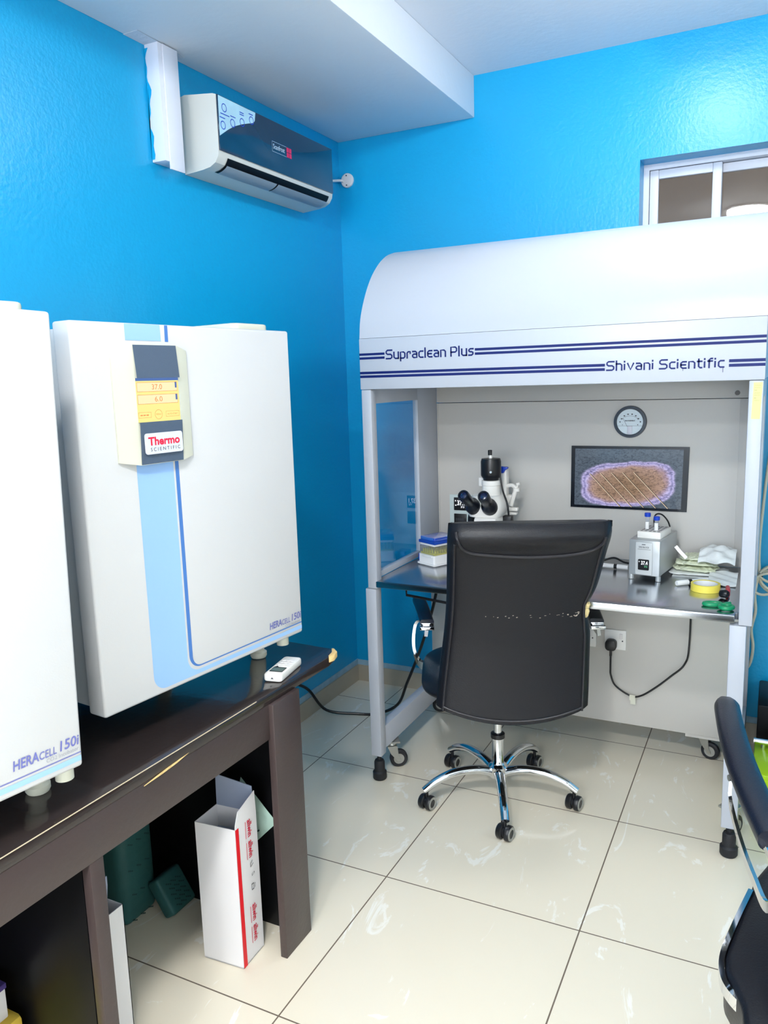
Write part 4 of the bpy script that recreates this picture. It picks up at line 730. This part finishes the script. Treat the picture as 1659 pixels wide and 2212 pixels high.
for q in ([(-0.006, 0.262), (0.008, 0.268), (-0.002, 0.272), (0.004, 0.28), (-0.006, 0.274)], [(-0.002, 0.235), (0.010, 0.238), (0.010, 0.243), (-0.002, 0.242)], [(-0.006, 0.195), (0.004, 0.195), (0.004, 0.213), (-0.006, 0.213)], [(0.007, 0.196), (0.011, 0.2), (0.010, 0.21), (0.006, 0.208)]):
    n = len(q); ctr = Vector((sum(p[0] for p in q) / n, sum(p[1] for p in q) / n, 0))
    for i in range(n):
        a, b = Vector((*q[i], 0)), Vector((*q[(i + 1) % n], 0)); quad(bm, [cc @ a, cc @ b, cc @ (b + (ctr - b) * 0.25), cc @ (a + (ctr - a) * 0.25)])
put('handling_symbols', bm, 'ink_k', ct)
wb = thing('white_carton', 'narrow white carton standing behind the table divider', 'carton', (0.5, -2.30, 0))
bm = new(); a, b, c, d = Vector((0.46, -2.375, 0)), Vector((0.60, -2.375, 0)), Vector((0.60, -2.232, 0)), Vector((0.46, -2.232, 0))
for p, q in ((a, b), (b, c), (c, d), (d, a)): wallq(bm, p, q, 0.001, 0.365)
prism(bm, [(p.x, p.y) for p in (a, b, c, d)], Matrix.Translation((0, 0, 0.001)), 0.003); put('carton_walls', bm, 'card', wb)
bm = new(); prism(bm, [(-2.372, 0.365), (-2.234, 0.365), (-2.240, 0.42), (-2.246, 0.45), (-2.36, 0.45)], fr((0.462, 0, 0), (0, 1, 0), (0.25, 0, 1)) , 0.002); put('flap', bm, 'card_in', wb)
def pack(name, label, T, lx, ly, lz, m='green_wrap', prints=True, ink='ink_t'):
    o = thing(name, label, 'wrapped pack', (T @ Vector((lx / 2, ly / 2, 0)))[:], 0)
    bm = new(); box(bm, (0, 0, 0), (lx, ly, lz), min(lx, ly, lz) * 0.22, T=T, seg=3); put('wrap', bm, m, o)
    bm = new(); rr = random.Random(len(label))
    for i in range(5):
        for j in range(3):
            for off, F2 in ((0, fr((lx + 0.0006, 0.02, 0.0), (0, 1, 0), (0, 0, 1))),):
                p = T @ F2 @ Vector(((ly - 0.04) * (j + 0.1 + 0.2 * (i % 2)) / 3, 0.02 + (lz - 0.05) * i / 4, 0)); TT = T @ F2 @ Matrix.Translation(((ly - 0.04) * (j + 0.1 + 0.2 * (i % 2)) / 3, 0.02 + (lz - 0.05) * i / 4, 0)) @ Matrix.Rotation(-0.5, 4, 'Z')
                [box(bm, (q, 0, 0.0), (q + 0.005, 0.004, 0.0004), T=TT) for q in (0, 0.007, 0.014)]
    put('print', bm, ink, o); return o
pack('wrapped_pack', 'tall green paper-wrapped pack standing at the back under the table', Matrix.Translation((0.13, -1.952, 0.0)), 0.17, 0.138, 0.36)
ca = math.radians(47)
LT = fr((0.366, -1.868, 0.001), (0.83, 0, 0.55), (0, 1, 0))
o = pack('wrapped_pack', 'small green paper-wrapped pack leaning low on the floor behind the white carton', LT, 0.045, 0.10, 0.115)
# pouch leaning on the table end panel
po = thing('instrument_pouch', 'pale see-through pouch with a black-handled tool, leaning beside the table leg', 'pouch', (0.5, -1.765, 0))
PT = fr((0.430, -1.766, 0.053), (0.70, 0.0, 0.714), (-0.714, 0, 0.70))
bm = new()
def pillow(u, v):
    return PT @ Vector((0.19 + 0.205 * u, (0.05 + 0.11 * u) * v, 0.011 * (math.sin(PI * u) * math.sin(PI * v)) ** 0.5 + 0.001 * math.sin(25 * u + 9 * v)))
surf(bm, pillow, 24, 10); surf(bm, lambda u, v: PT @ Vector((0.19 + 0.205 * u, (0.05 + 0.11 * u) * v, -0.006 * math.sin(PI * u) * math.sin(PI * v))), 24, 10); bmesh.ops.remove_doubles(bm, verts=bm.verts[:], dist=1e-5); put('film', bm, 'pouch', po)
bm = new(); tube(bm, [PT @ Vector(p) for p in ((0.27, 0.06, 0.013), (0.31, 0.05, 0.015), (0.35, 0.08, 0.014), (0.31, 0.11, 0.015), (0.27, 0.10, 0.013))], 0.007); tube(bm, [PT @ Vector(p) for p in ((0.24, 0.13, 0.012), (0.30, 0.145, 0.01), (0.36, 0.125, 0.01))], 0.006); put('tool_handle', bm, 'blk', po)
bm = new(); [box(bm, (0.30 + q, 0.03, 0.0116), (0.306 + q, 0.038, 0.012), T=PT) for q in (0, 0.01, 0.02, 0.03)]; [box(bm, (0.30 + q, 0.016, 0.0104), (0.309 + q, 0.02, 0.0108), T=PT) for q in (0, 0.014, 0.028)]; put('print', bm, 'ink_t', po)
# boxes in the dark left bay
o = thing('yellow_box', 'yellow box in the dark bay at the lower left corner', 'box', (0.45, -2.56, 0))
bm = new(); box(bm, (0.30, -2.68, 0.001), (0.52, -2.452, 0.232), 0.012); put('carton', bm, 'yellow_box', o)
bm = new(); box(bm, (0.5204, -2.67, 0.012), (0.5216, -2.466, 0.205)); put('front_panel', bm, 'tips', o)
o = thing('white_box', 'white box with a purple lid on top of the yellow box', 'box', (0.45, -2.58, 0.2325))
bm = new(); box(bm, (0.33, -2.66, 0.2325), (0.50, -2.472, 0.30), 0.003); put('carton', bm, 'card', o)
bm = new(); box(bm, (0.328, -2.662, 0.3), (0.502, -2.47, 0.313), 0.002); put('lid', bm, 'purple', o)

# ------------------------------------------------------------------ air conditioner
ac = thing('air_conditioner', 'white split air conditioner with dark glossy front panel on the left wall', 'air conditioner', (0.0, -0.72, 2.25))
AY0, AY1 = -1.108, -0.338
prof = [(0.002, 2.508), (0.02, 2.512), (0.14, 2.4975), (0.152, 2.493), (0.152, 2.318), (0.148, 2.298), (0.135, 2.279), (0.112, 2.267), (0.08, 2.262), (0.03, 2.258), (0.002, 2.256)]
bm = new(); prism(bm, [(z, x) for x, z in prof][::-1], fr((0, AY0, 0), (0, 0, 1), (1, 0, 0)), AY1 - AY0); body = put('casing', bm, 'ac_white', ac, sharp=25)
bm = new(); box(bm, (0.1524, AY0 + 0.002, 2.316), (0.157, AY1 - 0.002, 2.4935), 0.0015); put('front_panel', bm, 'ac_dark', ac)
bm = new(); prism(bm, [(AY0 + 0.006, 2.491), (-0.888, 2.491), (-0.894, 2.462), (-0.905, 2.452), (-0.935, 2.443), (-0.975, 2.430), (-1.02, 2.412), (-1.06, 2.39), (AY0 + 0.004, 2.362)], YZ(0.1572), 0.0006); st = put('energy_sticker', bm, 'sticker', ac)
bm = new()
for y, z in ((-1.072, 2.458), (-1.083, 2.400), (-1.028, 2.42), (-0.972, 2.437), (-0.915, 2.458)): lathe(bm, [(0.011, 0.001), (0.014, 0.001)], YZ(0.157) @ Matrix.Translation((y, z, 0)), 20)
for y, z, w in ((-1.095, 2.435, 0.05), (-1.1, 2.422, 0.03), (-1.04, 2.44, 0.03), (-0.985, 2.46, 0.025), (-0.985, 2.467, 0.025), (-0.93, 2.476, 0.025)): quad(bm, [(0.1582, y, z), (0.1582, y + w, z), (0.1582, y + w, z + 0.003), (0.1582, y, z + 0.003)])
put('sticker_icons', bm, 'blue', st)
bm = new(); text(bm, 'Scanfrost', YZ(0.1572) @ Matrix.Translation((-0.783, 2.395, 0)), 0.078, 0.018, bold=0.02)
for q in ((-0.79, 2.384, -0.693, 2.3852), (-0.79, 2.4195, -0.693, 2.4207), (-0.79, 2.384, -0.7888, 2.4207)): quad(bm, [(0.1576, q[0], q[1]), (0.1576, q[2], q[1]), (0.1576, q[2], q[3]), (0.1576, q[0], q[3])])
put('lettering', bm, 'ac_line', ac)
bm = new()
for y, z in ((-0.692, 2.403), (-0.674, 2.403), (-0.692, 2.384), (-0.674, 2.384)): quad(bm, [(0.1576, y, z), (0.1576, y + 0.016, z), (0.1576, y + 0.016, z + 0.017), (0.1576, y, z + 0.017)])
put('logo', bm, 'ac_red', ac)
def curve_strip(i0, i1, y0, y1, off, th=0.002):
    """strip lying on the curved underside between profile parameters"""
    pr = [Vector((x, 0, z)) for x, z in prof[4:9]]; P_ = spline(pr, 6); n = len(P_); A = P_[int(i0 * (n - 1)):int(i1 * (n - 1)) + 1]; b_ = new()
    C_ = Vector((0.06, 0, 2.36)); A = [p + (p - C_).normalized() * off for p in A]
    t = bmesh.new(); g = [[t.verts.new((p.x, y, p.z)) for p in A] for y in (y0, y1)]
    for k in range(len(A) - 1): t.faces.new((g[0][k], g[0][k + 1], g[1][k + 1], g[1][k]))
    bmesh.ops.solidify(t, geom=t.faces[:], thickness=th); mrg(b_, t); return b_
put('air_outlet', curve_strip(0.24, 0.95, AY0 + 0.05, AY1 - 0.03, 0.0012), 'blk', ac)
put('flap', curve_strip(0.46, 0.90, AY0 + 0.055, -0.745, 0.006, 0.003), 'ac_flap', ac); put('flap', curve_strip(0.46, 0.90, -0.735, AY1 - 0.035, 0.0055, 0.003), 'ac_flap', ac)
tr = thing('pipe_trunking', 'white square pipe trunking from ceiling to the air conditioner', 'trunking', (0.03, -1.2, 2.24))
bm = new(); box(bm, (0.001, -1.268, 2.262), (0.056, -1.186, ZB - 0.001), 0.001); put('trunk_body', bm, 'trunk', tr)
bm = new(); box(bm, (0.0565, -1.25, 2.238), (0.062, -1.18, ZB - 0.003), 0.001); put('trunk_lid', bm, 'trunk', tr)
bm = new(); pts = [(0.0012, 2.27)] + [(0.009 + 0.006 * math.sin(0.55 * k) + 0.004 * math.sin(1.3 * k + 1), 2.27 + 0.34 * k / 24) for k in range(25)] + [(0.0012, 2.61)]
prism(bm, pts, XZ(-1.2682), 0.0006); put('paint_smear', bm, 'wall', tr)
jb = thing('junction_cover', 'round white cable outlet cover on the back wall beside the air conditioner', 'outlet cover', (0.042, -0.003, 2.45))
bm = new(); lathe(bm, [(0, 0.014), (0.028, 0.013), (0.0315, 0.010), (0.032, 0.001), (0, 0.001)], fr((0.045, 0, 2.45), (1, 0, 0), (0, 0, 1)), 32); put('cover', bm, 'card', jb)
bm = new()
for z in (2.47, 2.428): cyl(bm, (0.045, -0.0135, z), (0.045, -0.016, z), 0.003, seg=10)
put('screw', bm, 'dkgrey', jb)
bm = new(); tube(bm, [(0.03, -0.016, 2.445), (0.02, -0.03, 2.448), (0.012, -0.12, 2.43), (0.02, -0.25, 2.41), (0.06, -0.325, 2.40), (0.08, -0.337, 2.40)], 0.006); put('lead', bm, 'card', jb)

# ------------------------------------------------------------------ swivel chair in front of the hood
CA = math.radians(22); CO = (1.06, -0.83)
ch = thing('office_chair', 'black leather high-back office chair with torn side and chrome star base', 'chair', (CO[0], CO[1], 0), CA)
bx, by = -0.026, 0.011
bm = new(); lathe(bm, [(0, 0.085), (0.034, 0.085), (0.036, 0.09), (0.036, 0.125), (0.03, 0.132), (0.027, 0.134), (0.0215, 0.142), (0.0215, 0.226), (0.024, 0.228), (0.024, 0.236), (0.02, 0.238), (0, 0.238)], Matrix.Translation((bx, by, 0))); put('column', bm, 'chrome', ch, local=True)
bm = new(); lathe(bm, [(0, 0.232), (0.0255, 0.234), (0.0255, 0.250), (0.02, 0.253), (0, 0.253)], Matrix.Translation((bx, by, 0))); put('collar', bm, 'blk', ch, local=True)
bm = new(); lathe(bm, [(0, 0.25), (0.0145, 0.25), (0.0145, 0.40), (0, 0.40)], Matrix.Translation((bx, by, 0))); put('gas_lift', bm, 'chrome', ch, local=True)
bm = new(); box(bm, (-0.10, -0.10, 0.385), (0.10, 0.16, 0.42), 0.006); put('tilt_mechanism', bm, 'blk', ch, local=True)
waz = math.radians(-11) - CA
for k in range(5):
    a = math.radians(5 + 72 * k) - CA; d = Vector((math.cos(a), math.sin(a), 0)); o0 = Vector((bx, by, 0))
    bm = new(); sweep(bm, spline([o0 + d * 0.025 + Vector((0, 0, 0.104)), o0 + d * 0.09 + Vector((0, 0, 0.122)), o0 + d * 0.17 + Vector((0, 0, 0.122)), o0 + d * 0.24 + Vector((0, 0, 0.10)), o0 + d * 0.285 + Vector((0, 0, 0.072))], 6), circ(0.0175, 14, 0.0155), scale=lambda s: 1.12 - 0.28 * s); lg = put('leg', bm, 'chrome', ch, local=True)
    p = o0 + d * 0.275; ax = Vector((math.cos(waz), math.sin(waz), 0))
    bm = new(); cyl(bm, p + Vector((0, 0, 0.045)), p + Vector((0, 0, 0.085)), 0.006)
    for s in (-1, 1): lathe(bm, [(0, 0.004), (0.022, 0.004), (0.0265, 0.008), (0.0265, 0.020), (0.024, 0.024), (0.0, 0.024)], fr(p + Vector((0, 0, 0.0268)), Vector((0, 0, 1)).cross(ax) * s, (0, 0, 1)))
    cyl(bm, p + Vector((0, 0, 0.0268)) - ax * 0.006, p + Vector((0, 0, 0.0268)) + ax * 0.006, 0.018); cs = put('caster', bm, 'blk', lg, local=True)
    for s in (-1, 1):
        bm = new(); lathe(bm, [(0.015, 0.0235), (0.023, 0.0235), (0.023, 0.0255), (0.015, 0.0255), (0.015, 0.0235)], fr(p + Vector((0, 0, 0.0268)), Vector((0, 0, 1)).cross(ax) * s, (0, 0, 1))); put('wheel_ring', bm, 'ring_grey', lg, local=True)
# seat
bm = new()
def seatf(u, v):
    a = 2 * PI * u; k = math.sin(PI * v) ** 0.42
    x = -0.022 + 0.276 * k * math.copysign(abs(math.cos(a)) ** 0.5, math.cos(a)); y = 0.045 + 0.255 * k * math.copysign(abs(math.sin(a)) ** 0.5, math.sin(a))
    return Vector((x, y, 0.415 + 0.115 * v + 0.018 * max(0, (y - 0.2)) * 0 - 0.02 * max(0, (abs(x + 0.022) - 0.21)) ))
surf(bm, seatf, 40, 14, closed=True); put('seat', bm, 'leather', ch, local=True, sharp=60)
# backrest shell
def back_c(v):      # v 0 bottom .. 1 top : centre x, half width, depth, z
    cx = 0.008 + 0.045 * v; hw = 0.246 + 0.006 * math.cos(2 * PI * v) - 0.006 * v
    d = -0.185 - 0.045 * v - 0.13 * v * v + 0.03 * math.sin(PI * v); return cx, hw, d, 0.440 + 0.655 * v
def backf(side, th):
    def f(u, v):
        cx, hw, d, z = back_c(v); s = 2 * u - 1
        zz = z - 0.054 * (1 - s * s) * max(0.0, 1 - v * 3) + 0.0 * v
        edge = max(0.0, abs(s) - 0.86) / 0.14
        bul = (0.010 * (1 - s ** 4) + 0.006 * math.sin(PI * v)) if side < 0 else 0.02 * (1 - s ** 2)
        rl = 0.022 * math.exp(-((v - 0.93) / 0.055) ** 2) if side < 0 else 0.03 * math.exp(-((v - 0.88) / 0.1) ** 2)
        y = d - side * 0 + (-(th / 2 + bul + rl) if side < 0 else (th / 2 + bul + rl)) * (1 - 0.55 * edge ** 2) + 0.015 * s * s
        tp = max(0.0, (v - 0.9) / 0.1) ** 2; y += 0.030 * tp if side < 0 else -0.012 * tp
        x = cx + hw * s
        if s > 0.6: x -= 0.020 * math.exp(-((v - 0.53) / 0.09) ** 2) * (s - 0.6) / 0.4
        return Vector((x, y, zz))
    return f
bm = new(); nu, nv = 44, 40
t = bmesh.new(); fb, ff = backf(-1, 0.055), backf(1, 0.055)
G = [[[t.verts.new(f(i / nu, j / nv)) for j in range(nv + 1)] for i in range(nu + 1)] for f in (fb, ff)]
for s in (0, 1):
    for i in range(nu):
        for j in range(nv): t.faces.new((G[s][i][j], G[s][i + 1][j], G[s][i + 1][j + 1], G[s][i][j + 1]))
for i in range(nu):
    t.faces.new((G[0][i][0], G[0][i + 1][0], G[1][i + 1][0], G[1][i][0])); t.faces.new((G[0][i][nv], G[0][i + 1][nv], G[1][i + 1][nv], G[1][i][nv]))
for j in range(nv):
    t.faces.new((G[0][0][j], G[0][0][j + 1], G[1][0][j + 1], G[1][0][j])); t.faces.new((G[0][nu][j], G[0][nu][j + 1], G[1][nu][j + 1], G[1][nu][j]))
mrg(bm, t); bk_ = put('backrest', bm, 'leather', ch, local=True, sharp=75)
bk_.modifiers.new('soften', 'BEVEL').width = 0.02; bk_.modifiers['soften'].segments = 4; bk_.modifiers['soften'].limit_method = 'ANGLE'; bk_.modifiers['soften'].angle_limit = math.radians(50)
def onback(u, v, e=0.0): p = fb(u, v); return Vector((p.x, p.y - e, p.z))
for pts in ([(0.045, v / 20) for v in range(0, 19)], [(0.955, v / 20) for v in list(range(0, 10)) + [11, 12, 13, 14, 15, 16, 17, 18]], [(u / 24, 0.018) for u in range(1, 24)]):
    bm = new(); tube(bm, [onback(u, v, 0.001) for u, v in pts], 0.0042, n=2); put('piping', bm, 'seam', bk_, local=True)
bm = new(); hp = [(0.05, 0.965), (0.065, 0.92), (0.10, 0.875), (0.16, 0.852), (0.26, 0.843), (0.40, 0.835), (0.55, 0.832), (0.70, 0.836), (0.82, 0.846), (0.90, 0.865), (0.945, 0.90), (0.955, 0.93)]
tube(bm, [onback(u, v, 0.002) for u, v in hp], 0.005, n=4); put('piping', bm, 'seam', bk_, local=True)
# torn edge with foam and pale scuffs
bm = new(); rr = random.Random(4)
for k in range(9):
    p = onback(0.985 - 0.01 * rr.random(), 0.50 + 0.055 * rr.random(), -0.006); c_ = new(); bmesh.ops.create_icosphere(c_, subdivisions=2, radius=0.009 + 0.007 * rr.random())
    for v in c_.verts: v.co = p + Vector((v.co.x * 0.8, v.co.y, v.co.z * 1.1)) * rr.uniform(0.8, 1.2)
    mrg(bm, c_)
put('torn_foam', bm, 'foam', bk_, label='yellow foam showing through a tear', local=True)
bm = new()
for k in range(30):
    u = 0.26 + 0.7 * (rr.random() ** 0.6); v = 0.512 - 0.015 * (1 - u) + 0.02 * (rr.random() - 0.5) * (0.4 + u); w = 0.001 + 0.004 * rr.random() * u; h = 0.0005 + 0.0014 * rr.random()
    p = onback(u, v, 0.0008); quad(bm, [p + Vector((-w, 0, -h)), p + Vector((w, 0, -h * 0.4)), p + Vector((w * 0.8, 0, h)), p + Vector((-w * 0.7, 0, h * 0.8))])
put('scuff_marks', bm, 'scuff', bk_, local=True)
for s, ax_ in ((-1, -0.278), (1, 0.35)):
    bm = new(); y0, y1 = 0.125, 0.43; xo = ax_ + (0.0 if s < 0 else 0.0); sl = -0.13 * (1 if s < 0 else -0.3)
    P0 = Vector((xo, y0 + 0.03, 0.622)); P1 = Vector((xo + sl * (y1 - y0), y1, 0.632))
    sweep(bm, spline([P0, (P0 + P1) / 2 + Vector((0, 0, 0.006)), P1], 8), [(p[0], p[1]) for p in rrect(-0.026, -0.012, 0.026, 0.014, 0.009, 3)]); arm = put('armrest', bm, 'leather_b', ch, local=True)
    bm = new(); box(bm, (xo - 0.027, y0 - 0.004, 0.603), (xo + 0.027, y0 + 0.032, 0.616), 0.002); box(bm, (xo - 0.024, y0 + 0.02, 0.614), (xo + 0.024, y0 + 0.045, 0.624), 0.002); put('arm_clip', bm, 'chrome', arm, local=True)
    bm = new(); e_ = s * (abs(xo) - 0.278)
    k_ = 1.0 if s < 0 else -1.6
    sweep(bm, spline([(e_ + s * 0.280, y0, 0.596), (e_ + s * (0.28 + 0.008 * k_), y0 + 0.12, 0.602), (e_ + s * (0.28 + 0.026 * k_), y0 + 0.20, 0.598), (e_ + s * (0.28 + 0.05 * k_), y0 + 0.225, 0.560), (e_ + s * (0.28 + 0.06 * k_), y0 + 0.21, 0.49), (e_ + s * (0.28 + 0.05 * k_), y0 + 0.185, 0.435), (e_ + s * (0.28 + 0.01 * k_), y0 + 0.15, 0.405), (e_ + s * 0.15, y0 + 0.12, 0.400)], 6), rect(0.036, 0.012), up=(s, 0, 0.15)); put('arm_frame', bm, 'chrome', arm, local=True)

# ------------------------------------------------------------------ second chair, cut by the right edge
c2 = thing('office_chair', 'black chair with chrome arm frame cut off by the right edge of the photo', 'chair', (2.12, -1.72, 0))
bm = new(); pp = spline([(1.806, -1.31, 0.69), (1.829, -1.499, 0.694), (1.855, -1.648, 0.69), (1.886, -1.782, 0.685), (1.925, -1.925, 0.68)], 8)
rs = rrect(-0.03, -0.022, 0.03, 0.018, 0.016, 4); sweep(bm, pp, rs, scale=lambda s: min(1.0, 0.55 + s * 9) if s < 0.06 else 1.0); a2 = put('armrest', bm, 'leather_b', c2)
bm = new(); sweep(bm, [(1.925, -1.915, 0.674), (1.945, -1.975, 0.665)], rect(0.05, 0.014)); put('arm_clip', bm, 'chrome', a2)
bm = new(); sweep(bm, spline([(1.842, -1.60, 0.668), (1.838, -1.63, 0.645), (1.837, -1.64, 0.60), (1.847, -1.69, 0.582), (1.87, -1.80, 0.575), (1.894, -1.92, 0.588), (1.917, -2.03, 0.612), (1.945, -2.05, 0.655)], 6), rect(0.018, 0.007), up=(1, 0, 0)); put('arm_frame', bm, 'chrome', a2)
bm = new(); cyl(bm, (1.832, -1.645, 0.645), (1.842, -1.64, 0.645), 0.007, seg=12); put('arm_screw', bm, 'zinc', a2)
out = [(1.892, -1.66), (1.886, -1.72), (1.866, -1.83), (1.850, -1.93), (1.853, -1.975), (1.870, -2.01), (1.884, -2.05), (1.89, -2.12), (1.93, -2.2), (2.33, -2.2), (2.38, -2.1), (2.38, -1.62), (2.34, -1.55), (1.93, -1.55)]
bm = new(); prism(bm, out, Matrix.Translation((0, 0, 0.33)), 0.098, 0.012); put('seat', bm, 'leather', c2, sharp=50)
bm = new(); sweep(bm, spline([(1.888, -1.70, 0.415), (1.864, -1.82, 0.415), (1.846, -1.925, 0.413), (1.849, -1.98, 0.41), (1.866, -2.012, 0.405), (1.90, -2.03, 0.39)], 6), rect(0.010, 0.024)); put('seat_rail', bm, 'chrome', c2)
bm = new(); surf(bm, lambda u, v: Vector((1.935 + 0.03 * v, -1.62 - 0.42 * u, 0.42 + 0.235 * v)), 6, 4); bmesh.ops.solidify(bm, geom=bm.faces[:], thickness=0.03); b_ = put('side_panel', bm, 'leather', c2); b_.modifiers.new('soften', 'BEVEL').width = 0.01; b_.modifiers['soften'].segments = 3
def bk2(u, v): return Vector((1.98 + 0.40 * u, -2.12 - 0.10 * v - 0.03 * math.sin(PI * u), 0.43 + 0.50 * v))
bm = new(); surf(bm, bk2, 10, 10); bmesh.ops.solidify(bm, geom=bm.faces[:], thickness=0.05); b_ = put('backrest', bm, 'leather', c2, sharp=50); b_.modifiers.new('soften', 'BEVEL').width = 0.018; b_.modifiers['soften'].segments = 4
bm = new(); lathe(bm, [(0, 0.08), (0.035, 0.08), (0.036, 0.12), (0.026, 0.13), (0.026, 0.29), (0.014, 0.295), (0.014, 0.335), (0, 0.335)], Matrix.Translation((2.26, -1.75, 0))); put('column', bm, 'chrome', c2)
for k in range(5):
    a = math.radians(126 + 72 * k); d = Vector((math.cos(a), math.sin(a), 0)); o0 = Vector((2.26, -1.75, 0))
    bm = new(); sweep(bm, spline([o0 + d * 0.02 + Vector((0, 0, 0.10)), o0 + d * 0.15 + Vector((0, 0, 0.118)), o0 + d * 0.26 + Vector((0, 0, 0.095)), o0 + d * 0.315 + Vector((0, 0, 0.07))], 6), circ(0.017, 12)); lg = put('leg', bm, 'chrome', c2)
    p = o0 + d * 0.305; bm = new(); cyl(bm, p + Vector((0, 0, 0.04)), p + Vector((0, 0, 0.08)), 0.006)
    for s in (-1, 1): lathe(bm, [(0, 0.004), (0.023, 0.004), (0.0275, 0.008), (0.0275, 0.020), (0.024, 0.025), (0, 0.025)], fr(p + Vector((0, 0, 0.028)), Vector((0, s, 0)), (0, 0, 1)))
    cyl(bm, p + Vector((-0.006, 0, 0.028)), p + Vector((0.006, 0, 0.028)), 0.018); put('caster', bm, 'blk', lg)
# ------------------------------------------------------------------ right of the hood
bm = new(); box(bm, (1.875, -0.30, 0.001), (2.35, -0.03, 0.285), 0.006); solo('black_case', bm, 'wood_in', 'low black case against the back wall right of the hood', 'case')
lm = thing('lime_crate', 'lime green plastic crate with a chrome rail right of the hood', 'crate', (2.1, -0.50, 0))
bm = new(); box(bm, (1.87, -0.62, 0.001), (2.34, -0.36, 0.165), 0.008)
for k in range(5): box(bm, (1.872, -0.6225, 0.02 + 0.028 * k), (2.338, -0.6195, 0.034 + 0.028 * k), 0.001)
put('shell', bm, 'lime', lm)
bm = new(); cyl(bm, (1.868, -0.42, 0.195), (2.34, -0.42, 0.195), 0.011); 
for x in (1.9, 2.31): cyl(bm, (x, -0.42, 0.16), (x, -0.42, 0.195), 0.008)
put('rail', bm, 'chrome', lm)
# paint patches where the trunking meets the ceiling
bm = new(); box(bm, (0.001, -1.36, ZB - 0.0015), (0.05, -1.12, ZB - 0.0002)); bmesh.ops.subdivide_edges(bm, edges=bm.edges[:], cuts=3)
for v in bm.verts: v.co.x += 0.012 * math.sin(40 * v.co.y) if v.co.x > 0.03 else 0
struct('trim_4', bm, 'plaster')
